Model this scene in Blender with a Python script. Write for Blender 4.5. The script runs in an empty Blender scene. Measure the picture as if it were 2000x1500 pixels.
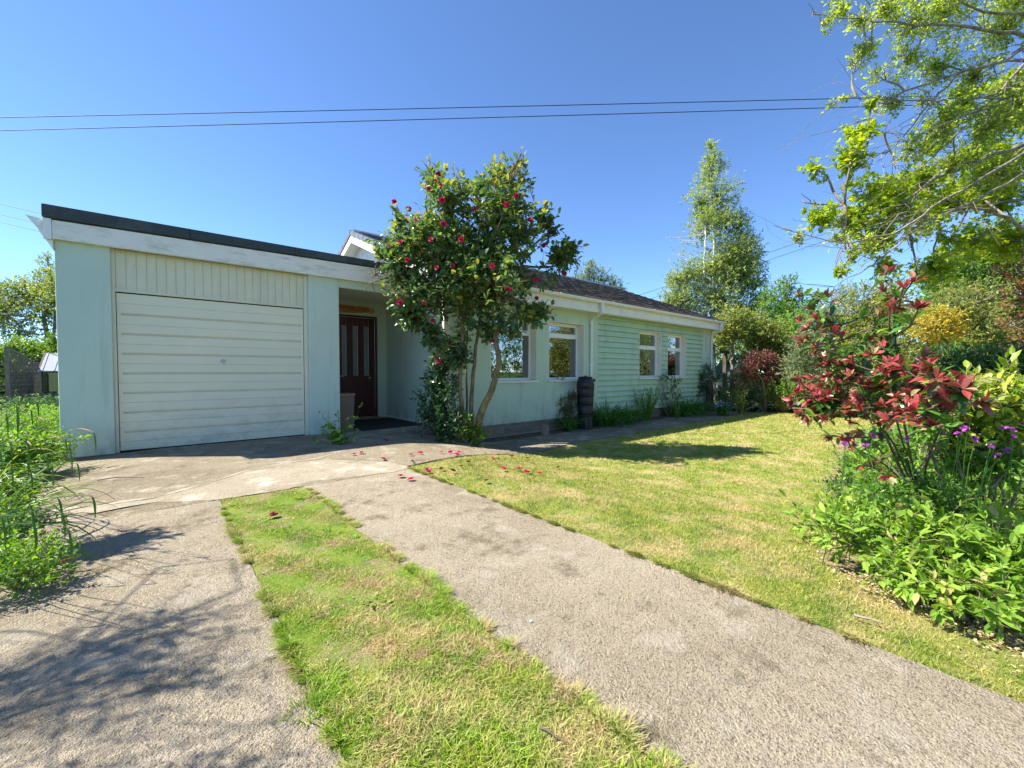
import bpy, bmesh, math, random
import numpy as np
from mathutils import Vector, Matrix, Quaternion
random.seed(7); rng = np.random.default_rng(7)
S = bpy.context.scene
COL = S.collection
# ------------------------------------------------------------------ camera
FPX = 815.0; CX, CY = 1000.0, 750.0
CAMH = 1.10; PITCH = math.atan(24/FPX); YAW = math.radians(40.3)
cd = bpy.data.cameras.new('camera'); cam = bpy.data.objects.new('camera', cd); COL.objects.link(cam)
cam.location = (0, 0, CAMH); cam.rotation_euler = (math.pi/2-PITCH, 0, -YAW)
cd.sensor_width = 36; cd.lens = FPX/2000*36; cd.clip_start = .05; cd.clip_end = 3000
S.camera = cam
# ------------------------------------------------------------------ sky and sun
SX, SY = .68, .53        # metres of shadow towards +x and -y per metre of height
TOSUN = Vector((-SX, SY, 1.0)).normalized()
EL = math.asin(TOSUN.z); AZ = math.atan2(TOSUN.x, TOSUN.y)
w = bpy.data.worlds.new('World'); S.world = w; w.use_nodes = True
nt = w.node_tree; bg = nt.nodes['Background']; sk = nt.nodes.new('ShaderNodeTexSky')
sk.sky_type = 'NISHITA'; sk.sun_disc = False; sk.sun_elevation = EL; sk.sun_rotation = AZ
sk.air_density = 0.7; sk.dust_density = 0.0; sk.ozone_density = 6.0; sk.altitude = 1000
hs_ = nt.nodes.new('ShaderNodeHueSaturation'); hs_.inputs['Saturation'].default_value = 1.03; nt.links.new(sk.outputs[0], hs_.inputs['Color']); nt.links.new(hs_.outputs[0], bg.inputs[0]); bg.inputs[1].default_value = 0.125
sl = bpy.data.lights.new('sun', 'SUN'); sl.energy = 4.7; sl.angle = math.radians(.53); sl.color = (1, .95, .85)
so = bpy.data.objects.new('sun', sl); COL.objects.link(so); so.location = (-20, 10, 30)
so.rotation_euler = (-TOSUN).to_track_quat('-Z', 'Y').to_euler()
S.view_settings.view_transform = 'Standard'; S.view_settings.look = 'None'
S.view_settings.exposure = 1.38; S.view_settings.gamma = 1
S.render.engine = 'CYCLES'
S.cycles.max_bounces = 8; S.cycles.transparent_max_bounces = 12
# ------------------------------------------------------------------ projection helpers (pixel of the 2000x1500 photo -> world point)
FW = np.array([math.sin(YAW)*math.cos(PITCH), math.cos(YAW)*math.cos(PITCH), -math.sin(PITCH)])
RT = np.array([math.cos(YAW), -math.sin(YAW), 0.0]); UP = np.cross(RT, FW)
CAM = np.array([0, 0, CAMH])
def ray(px, py): return FW + RT*(px-CX)/FPX - UP*(py-CY)/FPX
def at(px, py, d): return CAM + ray(px, py)*d
def onY(px, py, y): r = ray(px, py); return CAM + r*(y/r[1])
def onX(px, py, x): r = ray(px, py); return CAM + r*(x/r[0])
def onZ(px, py, z): r = ray(px, py); return CAM + r*((z-CAMH)/r[2])
def sstep(t): t = np.clip(t, 0, 1); return t*t*(3-2*t)
def G(x, y):
    return -.30*sstep((np.asarray(x, float)-2.6)/2.6) - .07*sstep((-.2-np.asarray(x, float))/.8)
def onG(px, py):
    z = 0.
    for _ in range(12): p = onZ(px, py, z); z = float(G(p[0], p[1]))
    return p
def depth(p): return float(np.dot(np.asarray(p)-CAM, FW))
# ------------------------------------------------------------------ object helpers
def tag(o, label=None, cat=None, group=None, kind=None):
    if label: o['label'] = label
    if cat: o['category'] = cat
    if group: o['group'] = group
    if kind: o['kind'] = kind
    return o
def thing(name, label, cat, loc=(0, 0, 0), group=None):
    o = bpy.data.objects.new(name, None); COL.objects.link(o); o.location = [float(v) for v in loc]
    o.empty_display_size = .1
    return tag(o, label, cat, group)
def root_loc(o):
    v = Vector((0, 0, 0))
    while o is not None: v += o.location; o = o.parent
    return v
class MB:
    def __init__(s): s.v = []; s.f = []; s.r = []; s.n = 0
    def add(s, v, f, r=0.5):
        v = np.asarray(v, float).reshape(-1, 3); f = np.asarray(f, int)
        s.v.append(v); s.f.append(f+s.n); s.n += len(v)
        s.r.append(np.broadcast_to(np.asarray(r, float), (len(f),)).copy())
    def box(s, x0, y0, z0, x1, y1, z1, r=.5):
        v = [(x, y, z) for x in (x0, x1) for y in (y0, y1) for z in (z0, z1)]
        s.add(v, [(0, 1, 3, 2), (4, 6, 7, 5), (0, 4, 5, 1), (2, 3, 7, 6), (0, 2, 6, 4), (1, 5, 7, 3)], r)
    def prism(s, pts, off, r=.5):        # closed polygon extruded by a vector
        p = np.asarray(pts, float); n = len(p); off = np.asarray(off, float)
        s.add(np.vstack([p, p+off]), [(i, (i+1) % n, (i+1) % n+n, i+n) for i in range(n)], r)
        s.add(p, [tuple(range(n))[::-1]], r); s.add(p+off, [tuple(range(n))], r)
    def tube(s, pts, rad, n=7, r=.5, cap=True):
        pts = np.asarray(pts, float); m = len(pts); rad = np.broadcast_to(np.asarray(rad, float), (m,))
        T = np.gradient(pts, axis=0); T /= np.linalg.norm(T, axis=1)[:, None]+1e-9
        u = np.cross(T[0], [0.13, .2, 1.]); 
        if np.linalg.norm(u) < .1: u = np.cross(T[0], [1., 0, 0])
        ring = []
        a = np.arange(n)*2*np.pi/n
        for i in range(m):
            u = u-np.dot(u, T[i])*T[i]; u /= np.linalg.norm(u)+1e-9; v = np.cross(T[i], u)
            ring.append(pts[i]+rad[i]*(np.cos(a)[:, None]*u+np.sin(a)[:, None]*v))
        k = np.arange(n); f = []
        for i in range(m-1):
            f.append(np.stack([i*n+k, i*n+(k+1) % n, (i+1)*n+(k+1) % n, (i+1)*n+k], 1))
        s.add(np.vstack(ring), np.vstack(f), r)
        if cap: s.add(ring[0], [tuple(range(n))[::-1]], r); s.add(ring[-1], [tuple(range(n))], r)
    def lathe(s, prof, c, n=28, r=.5):
        a = np.arange(n)*2*np.pi/n; k = np.arange(n)
        V = np.vstack([np.stack([c[0]+R*np.cos(a), c[1]+R*np.sin(a), np.full(n, c[2]+z)], 1) for R, z in prof])
        F = np.vstack([np.stack([i*n+k, i*n+(k+1) % n, (i+1)*n+(k+1) % n, (i+1)*n+k], 1) for i in range(len(prof)-1)])
        s.add(V, F, r)
    def obj(s, name, mat, parent=None, loc=None, smooth=False, bevel=0, label=None):
        V = np.vstack(s.v) if s.v else np.zeros((0, 3))
        base = np.array(root_loc(parent)) if parent else (np.array(loc, float) if loc is not None else np.zeros(3))
        V = V-base
        me = bpy.data.meshes.new(name)
        me.vertices.add(len(V)); me.vertices.foreach_set('co', V.astype(np.float32).ravel())
        tot = np.concatenate([np.full(len(f), f.shape[1]) for f in s.f]); lv = np.concatenate([f.ravel() for f in s.f])
        st = np.concatenate([[0], np.cumsum(tot)[:-1]])
        me.loops.add(len(lv)); me.loops.foreach_set('vertex_index', lv.astype(np.int32))
        me.polygons.add(len(tot)); me.polygons.foreach_set('loop_start', st.astype(np.int32))
        try: me.polygons.foreach_set('loop_total', tot.astype(np.int32))
        except Exception: pass
        me.update(calc_edges=True)
        at_ = me.attributes.new('rnd', 'FLOAT', 'FACE'); at_.data.foreach_set('value', np.concatenate(s.r).astype(np.float32))
        me.polygons.foreach_set('use_smooth', np.full(len(tot), smooth))
        me.materials.append(mat)
        o = bpy.data.objects.new(name, me); COL.objects.link(o)
        if parent: o.parent = parent
        elif loc is not None: o.location = [float(v) for v in loc]
        if bevel:
            b = o.modifiers.new('bevel', 'BEVEL'); b.width = bevel; b.segments = 2; b.limit_method = 'ANGLE'
            wn = o.modifiers.new('weld', 'WELD'); wn.merge_threshold = .0001
            o.modifiers.move(1, 0)
        if label: o['label'] = label
        return o
def nrm(a): return a/(np.linalg.norm(a, axis=-1, keepdims=True)+1e-9)
# ------------------------------------------------------------------ materials
def newmat(name):
    m = bpy.data.materials.new(name); m.use_nodes = True; n = m.node_tree.nodes; b = n['Principled BSDF']
    return m, m.node_tree, b
def ramp(t, stops, fac):
    r = t.nodes.new('ShaderNodeValToRGB'); e = r.color_ramp.elements
    while len(e) < len(stops): e.new(.5)
    for i, (p, c) in enumerate(stops): e[i].position = p; e[i].color = (*c, 1)
    t.links.new(fac, r.inputs[0]); return r.outputs[0]
def noise(t, scale, detail=4, rough=.6, vec=None, sc3=None, out=0):
    n = t.nodes.new('ShaderNodeTexNoise'); n.inputs['Scale'].default_value = scale; n.inputs['Detail'].default_value = detail
    n.inputs['Roughness'].default_value = rough
    if vec is None:
        tc = t.nodes.new('ShaderNodeTexCoord'); vec = tc.outputs['Object']
    if sc3:
        mp = t.nodes.new('ShaderNodeMapping'); mp.inputs['Scale'].default_value = sc3; t.links.new(vec, mp.inputs[0]); vec = mp.outputs[0]
    t.links.new(vec, n.inputs['Vector']); return n.outputs[out]
def mixc(t, a, b, fac, mode='MIX'):
    m = t.nodes.new('ShaderNodeMix'); m.data_type = 'RGBA'; m.blend_type = mode
    for v, i in ((fac, 0), (a, 6), (b, 7)):
        if isinstance(v, (int, float)): m.inputs[i].default_value = v
        elif isinstance(v, tuple): m.inputs[i].default_value = (*v, 1)
        else: t.links.new(v, m.inputs[i])
    return m.outputs[2]
def bump(t, b, h, strength, dist):
    n = t.nodes.new('ShaderNodeBump'); n.inputs['Strength'].default_value = strength; n.inputs['Distance'].default_value = dist
    t.links.new(h, n.inputs['Height']); t.links.new(n.outputs[0], b.inputs['Normal']); return n
def paint(name, c, rough=.6, var=.12, sc=3., bs=90., bst=.3, bd=.002, dirt=None, dirtamt=.3, dsc=(1, 1, .25), spec=.4):
    m, t, b = newmat(name)
    c2 = tuple(v*(1-var) for v in c); col = ramp(t, [(.35, c2), (.65, c)], noise(t, sc))
    if dirt:
        dn = noise(t, 2.6, 7, .7, sc3=dsc); f = ramp(t, [(.5, (0, 0, 0)), (.72, (dirtamt,)*3)], dn); col = mixc(t, col, dirt, f)
    t.links.new(col, b.inputs['Base Color']); b.inputs['Roughness'].default_value = rough
    b.inputs['Specular IOR Level'].default_value = spec
    if bst: bump(t, b, noise(t, bs, 3), bst, bd)
    return m
def leafmat(name, stops, rough=.5, trans=.35, spec=.4, patch=0, patchc=None):
    m, t, b = newmat(name)
    a = t.nodes.new('ShaderNodeAttribute'); a.attribute_name = 'rnd'
    col = ramp(t, stops, a.outputs['Fac'])
    if patch: col = mixc(t, col, patchc, ramp(t, [(.45, (0, 0, 0)), (.65, (patch,)*3)], noise(t, 1.3, 3)))
    t.links.new(col, b.inputs['Base Color']); b.inputs['Roughness'].default_value = rough; b.inputs['Specular IOR Level'].default_value = spec
    tr = t.nodes.new('ShaderNodeBsdfTranslucent'); g = t.nodes.new('ShaderNodeHueSaturation')
    g.inputs['Hue'].default_value = .485; g.inputs['Saturation'].default_value = 1.1; g.inputs['Value'].default_value = 1.5
    t.links.new(col, g.inputs['Color']); t.links.new(g.outputs[0], tr.inputs[0])
    mx = t.nodes.new('ShaderNodeMixShader'); mx.inputs[0].default_value = trans
    t.links.new(b.outputs[0], mx.inputs[1]); t.links.new(tr.outputs[0], mx.inputs[2])
    t.links.new(mx.outputs[0], t.nodes['Material Output'].inputs[0])
    return m
def bark(name, c1, c2, sc=12.):
    m, t, b = newmat(name)
    n = noise(t, sc, 6, .7, sc3=(1, 1, .35)); t.links.new(ramp(t, [(.35, c1), (.65, c2)], n), b.inputs['Base Color'])
    b.inputs['Roughness'].default_value = .85; bump(t, b, noise(t, sc*3, 5), .6, .01); return m
M = {}
def rendered(name, c):
    m, t, b = newmat(name)
    col = ramp(t, [(.3, tuple(v*.93 for v in c)), (.7, c)], noise(t, 1.2, 5))
    # algae and splash dirt of its own shape low on the walls
    tc = t.nodes.new('ShaderNodeTexCoord'); sp = t.nodes.new('ShaderNodeSeparateXYZ'); t.links.new(tc.outputs['Object'], sp.inputs[0])
    mr = t.nodes.new('ShaderNodeMapRange'); mr.inputs[1].default_value = .55; mr.inputs[2].default_value = -.05; t.links.new(sp.outputs[2], mr.inputs[0])
    mu = t.nodes.new('ShaderNodeMath'); mu.operation = 'MULTIPLY'; t.links.new(mr.outputs[0], mu.inputs[0])
    t.links.new(ramp(t, [(.42, (0, 0, 0)), (.7, (.8,)*3)], noise(t, 4, 8, .75, sc3=(1, 1, .5))), mu.inputs[1])
    col = mixc(t, col, (.25, .26, .18), mu.outputs[0])
    streak = ramp(t, [(.54, (0, 0, 0)), (.72, (.28,)*3)], noise(t, 5, 6, .7, sc3=(1, 1, .12)))
    col = mixc(t, col, (.2, .25, .2), streak)
    t.links.new(col, b.inputs['Base Color']); b.inputs['Roughness'].default_value = .85
    bump(t, b, noise(t, 45, 4, .65), .55, .006); return m
M['mint'] = rendered('mint_render', (.58, .68, .57))
M['green'] = rendered('green_render', (.55, .66, .50))
M['board'] = paint('green_boards', (.50, .65, .46), .55, .08, 4, 60, .15, .002, (.25, .3, .2), .35)
M['white'] = paint('white_trim', (.84, .80, .70), .45, .05, 4, 40, .05, .001, (.45, .46, .34), .35, (1.5, 1.5, 1.5))
M['fascia'] = paint('white_fascia_paint', (.86, .80, .70), .55, .05, 4, 60, .2, .002, (.42, .42, .30), .75, (1.2, 1.2, 4))
M['upvc'] = paint('white_plastic', (.86, .84, .78), .3, .03, 4, 40, 0, .001)
M['cream'] = paint('cream_panel', (.74, .69, .50), .5, .05, 5, 60, .15, .002, (.35, .36, .25), .3)
def doormat_():
    m, t, b = newmat('garage_door_paint')
    c = (.82, .76, .56)
    col = ramp(t, [(.3, tuple(v*.94 for v in c)), (.7, c)], noise(t, 1.5, 4))
    tc = t.nodes.new('ShaderNodeTexCoord'); sp = t.nodes.new('ShaderNodeSeparateXYZ'); t.links.new(tc.outputs['Object'], sp.inputs[0])
    mr = t.nodes.new('ShaderNodeMapRange'); mr.inputs[1].default_value = .85; mr.inputs[2].default_value = .0; t.links.new(sp.outputs[2], mr.inputs[0])
    mu = t.nodes.new('ShaderNodeMath'); mu.operation = 'MULTIPLY'; t.links.new(mr.outputs[0], mu.inputs[0])
    t.links.new(ramp(t, [(.46, (0, 0, 0)), (.74, (.8,)*3)], noise(t, 3.2, 9, .78, sc3=(1, 1, 1.8))), mu.inputs[1])
    col = mixc(t, col, (.30, .33, .22), mu.outputs[0])
    t.links.new(col, b.inputs['Base Color']); b.inputs['Roughness'].default_value = .5; bump(t, b, noise(t, 8, 2), .12, .01); return m
M['gdoor'] = doormat_()
M['dark'] = paint('dark_gap', (.02, .02, .02), .8, .1, 5, 50, 0)
M['felt'] = paint('roofing_felt', (.060, .075, .082), .9, .25, 30, 250, .8, .004, (.16, .17, .16), .5, (1, 1, 1))
def bricks(name, c1, c2, mc, sw=4.4):
    m, t, b = newmat(name); tc = t.nodes.new('ShaderNodeTexCoord'); sp = t.nodes.new('ShaderNodeSeparateXYZ'); cb = t.nodes.new('ShaderNodeCombineXYZ')
    t.links.new(tc.outputs['Object'], sp.inputs[0]); t.links.new(sp.outputs[0], cb.inputs[0]); t.links.new(sp.outputs[2], cb.inputs[1])
    br = t.nodes.new('ShaderNodeTexBrick'); br.inputs['Scale'].default_value = sw; br.inputs['Color1'].default_value = (*c1, 1); br.inputs['Color2'].default_value = (*c2, 1); br.inputs['Mortar'].default_value = (*mc, 1)
    br.inputs['Mortar Size'].default_value = .025; br.inputs['Brick Width'].default_value = 1.0; br.inputs['Row Height'].default_value = .33
    t.links.new(cb.outputs[0], br.inputs['Vector']); t.links.new(mixc(t, br.outputs[0], (.12, .11, .09), ramp(t, [(.4, (0,)*3), (.7, (.6,)*3)], noise(t, 5, 6))), b.inputs['Base Color'])
    b.inputs['Roughness'].default_value = .9; bump(t, b, br.outputs['Fac'], -.5, .01); return m
M['plinth'] = bricks('brick_plinth', (.22, .17, .12), (.29, .23, .17), (.17, .15, .13))
def concrete(name, c1, c2, c3, sc=1., bs=1.):
    m, t, b = newmat(name)
    col = ramp(t, [(.3, c1), (.5, c2), (.72, c3)], noise(t, 1.1*sc, 9, .62))
    g1 = noise(t, 170*sc, 3, .6); g2 = noise(t, 62*sc, 5, .75)
    k_ = .5+.5*bs
    col = mixc(t, col, (.07, .06, .045), ramp(t, [(.30, (.85*k_,)*3), (.46, (0,)*3)], g1))
    col = mixc(t, col, (.12, .10, .07), ramp(t, [(.34, (.7*k_,)*3), (.47, (0,)*3)], g2))
    col = mixc(t, col, (.70, .63, .50), ramp(t, [(.55, (0,)*3), (.70, (.75*k_,)*3)], g1))
    ag = t.nodes.new('ShaderNodeTexVoronoi'); ag.inputs['Scale'].default_value = 60; tc = t.nodes.new('ShaderNodeTexCoord'); t.links.new(tc.outputs['Object'], ag.inputs['Vector'])
    col = mixc(t, col, (.72, .67, .58), ramp(t, [(.10, (.7*k_,)*3), (.22, (0,)*3)], ag.outputs['Distance']))
    st = noise(t, 2.1, 12, .78); col = mixc(t, col, (.15, .125, .07), ramp(t, [(.53, (0,)*3), (.64, (.75,)*3)], st))
    pa = noise(t, 3.1, 9, .7, out=0, sc3=(1, 1, 1)); col = mixc(t, col, (.72, .64, .50), ramp(t, [(.54, (0,)*3), (.66, (.6,)*3)], pa))
    t.links.new(col, b.inputs['Base Color']); b.inputs['Roughness'].default_value = .95; b.inputs['Specular IOR Level'].default_value = .15
    ad = t.nodes.new('ShaderNodeMath'); ad.operation = 'ADD'; t.links.new(g1, ad.inputs[0]); t.links.new(g2, ad.inputs[1])
    ad2 = t.nodes.new('ShaderNodeMath'); ad2.operation = 'MULTIPLY_ADD'; ad2.inputs[1].default_value = 1.4; t.links.new(noise(t, 16*sc, 5, .7), ad2.inputs[0]); t.links.new(ad.outputs[0], ad2.inputs[2])
    bump(t, b, ad2.outputs[0], 1.0*bs, .03); return m
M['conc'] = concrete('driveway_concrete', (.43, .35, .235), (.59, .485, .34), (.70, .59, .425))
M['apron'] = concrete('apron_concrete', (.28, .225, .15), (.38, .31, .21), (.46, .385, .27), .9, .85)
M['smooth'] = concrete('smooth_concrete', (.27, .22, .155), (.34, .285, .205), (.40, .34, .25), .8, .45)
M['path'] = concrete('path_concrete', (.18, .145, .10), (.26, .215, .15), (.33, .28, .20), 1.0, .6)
def soilm(nm='soil', k=1.):
    m, t, b = newmat(nm); t.links.new(ramp(t, [(.3, (.045*k, .03*k, .018*k)), (.5, (.12*k, .085*k, .05*k)), (.7, (.26*k, .19*k, .11*k))], noise(t, 9, 8, .7)), b.inputs['Base Color'])
    b.inputs['Roughness'].default_value = .95; bump(t, b, noise(t, 30, 6, .7), 1, .04); return m
M['soil'] = soilm(); M['litter'] = soilm('litter_soil', 2.4)
def lawncol(t, k=1., strip=False):
    big = noise(t, 2.0, 10, .74, sc3=(1, 1, .0)); mid = noise(t, 5.0, 8, .75, sc3=(1., 1., 0))
    a = ramp(t, [(.34, (.12*k, .21*k, .015*k)), (.47, (.27*k, .35*k, .035*k)), (.62, (.44*k, .43*k, .08*k))], mid)
    a = mixc(t, a, (.06*k, .11*k, .01*k), ramp(t, [(.52, (0,)*3), (.68, (.65,)*3)], noise(t, 38, 5, .8, sc3=(1, 1, 0))))
    if strip:
        a = ramp(t, [(.34, (.12*k, .26*k, .008*k)), (.50, (.27*k, .42*k, .02*k)), (.66, (.42*k, .47*k, .05*k))], mid)
        a = mixc(t, a, (.50*k, .37*k, .20*k), ramp(t, [(.52, (0,)*3), (.60, (.9,)*3)], noise(t, 3.4, 9, .75, sc3=(1, 1, 0))))
    return mixc(t, a, (.66*k, .50*k, .25*k), ramp(t, [(.46, (0,)*3), (.62, (.78,)*3)], big))
def lawnm(name, k=1., blade=False, strip=False):
    m, t, b = newmat(name); col = lawncol(t, k, strip)
    if blade:
        a = t.nodes.new('ShaderNodeAttribute'); a.attribute_name = 'rnd'
        v = t.nodes.new('ShaderNodeHueSaturation'); mr = t.nodes.new('ShaderNodeMapRange'); mr.inputs[3].default_value = .75; mr.inputs[4].default_value = 1.3
        t.links.new(a.outputs['Fac'], mr.inputs[0]); t.links.new(mr.outputs[0], v.inputs['Value']); t.links.new(col, v.inputs['Color']); col = v.outputs[0]
        col = mixc(t, col, (.48, .38, .17), ramp(t, [(.80, (0,)*3), (.9, (.8,)*3)], a.outputs['Fac']))
        b.inputs['Roughness'].default_value = .55; t.links.new(col, b.inputs['Base Color'])
        tr = t.nodes.new('ShaderNodeBsdfTranslucent'); t.links.new(col, tr.inputs[0]); mx = t.nodes.new('ShaderNodeMixShader'); mx.inputs[0].default_value = .35
        t.links.new(b.outputs[0], mx.inputs[1]); t.links.new(tr.outputs[0], mx.inputs[2]); t.links.new(mx.outputs[0], t.nodes['Material Output'].inputs[0])
    else:
        col = mixc(t, col, (.05, .05, .015), ramp(t, [(.5, (0,)*3), (.7, (.6,)*3)], noise(t, 60, 5, .7)))
        t.links.new(col, b.inputs['Base Color']); b.inputs['Roughness'].default_value = .95; bump(t, b, noise(t, 90, 5, .75), 1, .03)
    return m
M['lawn'] = lawnm('lawn_turf'); M['blade'] = lawnm('grass_blades', 1.0, True); M['striplawn'] = lawnm('strip_turf', .8, False, True); M['stripblade'] = lawnm('strip_grass_blades', 1.0, True, True)
M['rough'] = paint('rough_ground', (.07, .11, .025), .95, .5, 2, 30, 1, .03)
def tilem():
    m, t, b = newmat('brown_roof_tiles'); t.links.new(ramp(t, [(.3, (.055, .042, .034)), (.55, (.115, .085, .065)), (.75, (.20, .165, .13))], noise(t, 16, 7, .8, sc3=(.5, 1, 1))), b.inputs['Base Color'])
    b.inputs['Roughness'].default_value = .9; bump(t, b, noise(t, 60, 4), .5, .01); return m
M['tile'] = tilem()
M['slate'] = paint('grey_ridge_tiles', (.17, .20, .24), .6, .3, 8, 60, .3, .003)
def glassm():
    m, t, b = newmat('window_glass'); tr = t.nodes.new('ShaderNodeBsdfTransparent'); gl = t.nodes.new('ShaderNodeBsdfGlossy'); gl.inputs['Roughness'].default_value = .01
    tr.inputs[0].default_value = (.72, .76, .75, 1); gl.inputs[0].default_value = (.95, .97, 1, 1)
    fr = t.nodes.new('ShaderNodeFresnel'); fr.inputs[0].default_value = 1.9; ad = t.nodes.new('ShaderNodeMath'); ad.operation = 'MULTIPLY_ADD'; ad.inputs[1].default_value = 1.6; ad.inputs[2].default_value = .12
    ad.use_clamp = True
    t.links.new(fr.outputs[0], ad.inputs[0]); mx = t.nodes.new('ShaderNodeMixShader'); t.links.new(ad.outputs[0], mx.inputs[0]); t.links.new(tr.outputs[0], mx.inputs[1]); t.links.new(gl.outputs[0], mx.inputs[2])
    t.links.new(mx.outputs[0], t.nodes['Material Output'].inputs[0]); return m
M['glass'] = glassm()
M['room'] = paint('room_wall', (.22, .2, .17), .9, .1, 3, 50, 0)
M['curtain'] = paint('grey_curtain', (.32, .29, .30), .9, .1, 8, 80, .1)
M['maroon'] = paint('maroon_paint', (.09, .017, .017), .35, .25, 6, 50, .15, .002)
M['frost'] = paint('obscured_glass', (.22, .24, .23), .18, .1, 10, 120, .5, .002)
M['steel'] = paint('dull_steel', (.5, .5, .5), .3, .1, 8, 60, 0)
M['blackp'] = paint('black_plastic', (.022, .022, .024), .38, .2, 8, 60, .1, .002, (.08, .075, .07), .4)
M['brownp'] = paint('brown_plastic', (.17, .115, .075), .6, .15, 6, 60, .2, .002)
M['rubber'] = paint('dark_mat', (.035, .035, .032), .95, .35, 40, 150, .9, .01)
def signm():
    m, t, b = newmat('varnished_wood'); t.links.new(ramp(t, [(.3, (.34, .11, .03)), (.6, (.66, .27, .08)), (.8, (.78, .40, .14))], noise(t, 7, 6, .6, sc3=(.5, 1, 5))), b.inputs['Base Color']); b.inputs['Roughness'].default_value = .3; return m
M['sign'] = signm(); M['burn'] = paint('burnt_wood', (.03, .012, .006), .7, .2, 20, 50, 0)
M['wood'] = bark('weathered_wood', (.16, .12, .08), (.34, .27, .19), 14)
M['post'] = bark('dark_wood', (.06, .045, .03), (.15, .11, .075), 14)
M['shed'] = paint('pale_boards', (.55, .46, .36), .8, .2, 6, 60, .3)
M['shedroof'] = paint('dark_green_felt', (.035, .07, .065), .9, .2, 9, 90, .4)
M['bark'] = bark('grey_brown_bark', (.12, .10, .07), (.30, .26, .18))
M['cambark'] = bark('lichened_bark', (.08, .06, .03), (.26, .20, .09), 22)
M['birch'] = bark('birch_bark', (.30, .28, .25), (.75, .73, .70), 8)
M['pale'] = bark('pale_bark', (.12, .10, .065), (.34, .30, .21), 12)
M['wire'] = paint('black_cable', (.015, .017, .02), .6, .1, 5, 50, 0)
L = {}
L['cam'] = leafmat('camellia_leaves', [(0, (.03, .085, .035)), (.35, (.065, .155, .045)), (.58, (.15, .25, .05)), (.76, (.33, .34, .05)), (1, (.40, .22, .05))], .3, .4, .8)
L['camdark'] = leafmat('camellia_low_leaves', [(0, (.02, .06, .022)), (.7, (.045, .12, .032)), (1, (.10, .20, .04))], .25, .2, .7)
L['bright'] = leafmat('bright_leaves', [(0, (0.066, 0.176, 0.013)), (0.6, (0.154, 0.308, 0.022)), (1, (0.33, 0.44, 0.055))], .45, .4)
L['lime'] = leafmat('maple_leaves', [(0, (.15, .27, .012)), (.6, (.30, .43, .025)), (1, (.48, .54, .06))], .5, .5)
L['olive'] = leafmat('olive_leaves', [(0, (0.094, 0.168, 0.028)), (0.6, (0.244, 0.318, 0.056)), (1, (0.562, 0.505, 0.15))], .5, .5)
L['mid'] = leafmat('mid_green_leaves', [(0, (0.07, 0.181, 0.023)), (0.6, (0.151, 0.32, 0.04)), (1, (0.32, 0.481, 0.081))], .5, .5)
L['dark'] = leafmat('dark_green_leaves', [(0, (0.028, 0.084, 0.022)), (0.6, (0.064, 0.167, 0.037)), (1, (0.149, 0.281, 0.056))], .4, .5)
L['grey'] = leafmat('grey_green_leaves', [(0, (0.087, 0.146, 0.059)), (0.6, (0.189, 0.276, 0.116)), (1, (0.378, 0.451, 0.218))], .6, .5)
L['birch'] = leafmat('birch_leaves', [(0, (.13, .20, .03)), (.6, (.27, .37, .05)), (1, (.45, .50, .12))], .5, .4)
L['yellow'] = leafmat('golden_leaves', [(0, (.30, .30, .02)), (.6, (.55, .46, .04)), (1, (.70, .60, .10))], .5, .4)
L['purple'] = leafmat('purple_leaves', [(0, (0.065, 0.019, 0.019)), (0.6, (0.156, 0.046, 0.039)), (1, (0.312, 0.13, 0.065))], .5, .3)
L['bronze'] = leafmat('bronze_leaves', [(0, (.07, .03, .012)), (.5, (.18, .08, .02)), (1, (.32, .20, .04))], .5, .4)
L['photred'] = leafmat('photinia_young_leaves', [(0, (.12, .12, .04)), (.25, (.17, .07, .04)), (.5, (.27, .05, .04)), (.8, (.40, .05, .055)), (.93, (.48, .14, .12)), (1, (.34, .28, .12))], .3, .22, .6)
L['photgreen'] = leafmat('photinia_old_leaves', [(0, (.03, .10, .018)), (.7, (.09, .22, .03)), (1, (.26, .34, .05))], .28, .3, .6)
L['blush'] = leafmat('mixed_bronze_green_leaves', [(0, (0.039, 0.091, 0.026)), (0.5, (0.078, 0.143, 0.046)), (0.75, (0.234, 0.221, 0.065)), (1, (0.286, 0.13, 0.052))], .45, .3)
L['sedge'] = leafmat('sedge_leaves', [(0, (.06, .14, .015)), (.6, (.13, .26, .03)), (1, (.30, .38, .07))], .4, .35)
L['spike'] = leafmat('sedge_spikes', [(0, (.22, .13, .06)), (1, (.50, .34, .20))], .8, .2)
L['lily'] = leafmat('lily_leaves', [(0, (.035, .13, .02)), (.6, (.08, .22, .03)), (1, (.20, .36, .08))], .35, .3)
L['varieg'] = leafmat('variegated_leaves', [(0, (0.077, 0.187, 0.017)), (0.5, (0.264, 0.374, 0.033)), (0.8, (0.55, 0.55, 0.088)), (1, (0.682, 0.66, 0.308))], .35, .35)
L['fern'] = leafmat('fern_fronds', [(0, (.08, .20, .012)), (.6, (.15, .31, .02)), (1, (.26, .42, .05))], .5, .45)
L['bed'] = leafmat('bed_leaves', [(0, (.10, .21, .02)), (.5, (.21, .36, .045)), (.9, (.36, .49, .08)), (1, (.48, .40, .15))], .6, .4, .2)
L['spring'] = leafmat('small_spring_leaves', [(0, (.16, .22, .02)), (.5, (.30, .43, .05)), (1, (.50, .56, .10))], .5, .6)
L['rose'] = leafmat('camellia_petals', [(0, (.25, .006, .02)), (.6, (.48, .012, .05)), (1, (.68, .06, .14))], .5, .3)
L['fallen'] = leafmat('fallen_petals', [(0, (.40, .01, .05)), (.6, (.62, .03, .12)), (1, (.75, .16, .28))], .6, .25)
L['wilt'] = leafmat('wilted_petals', [(0, (.12, .03, .02)), (1, (.35, .08, .05))], .8, .1)
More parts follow.
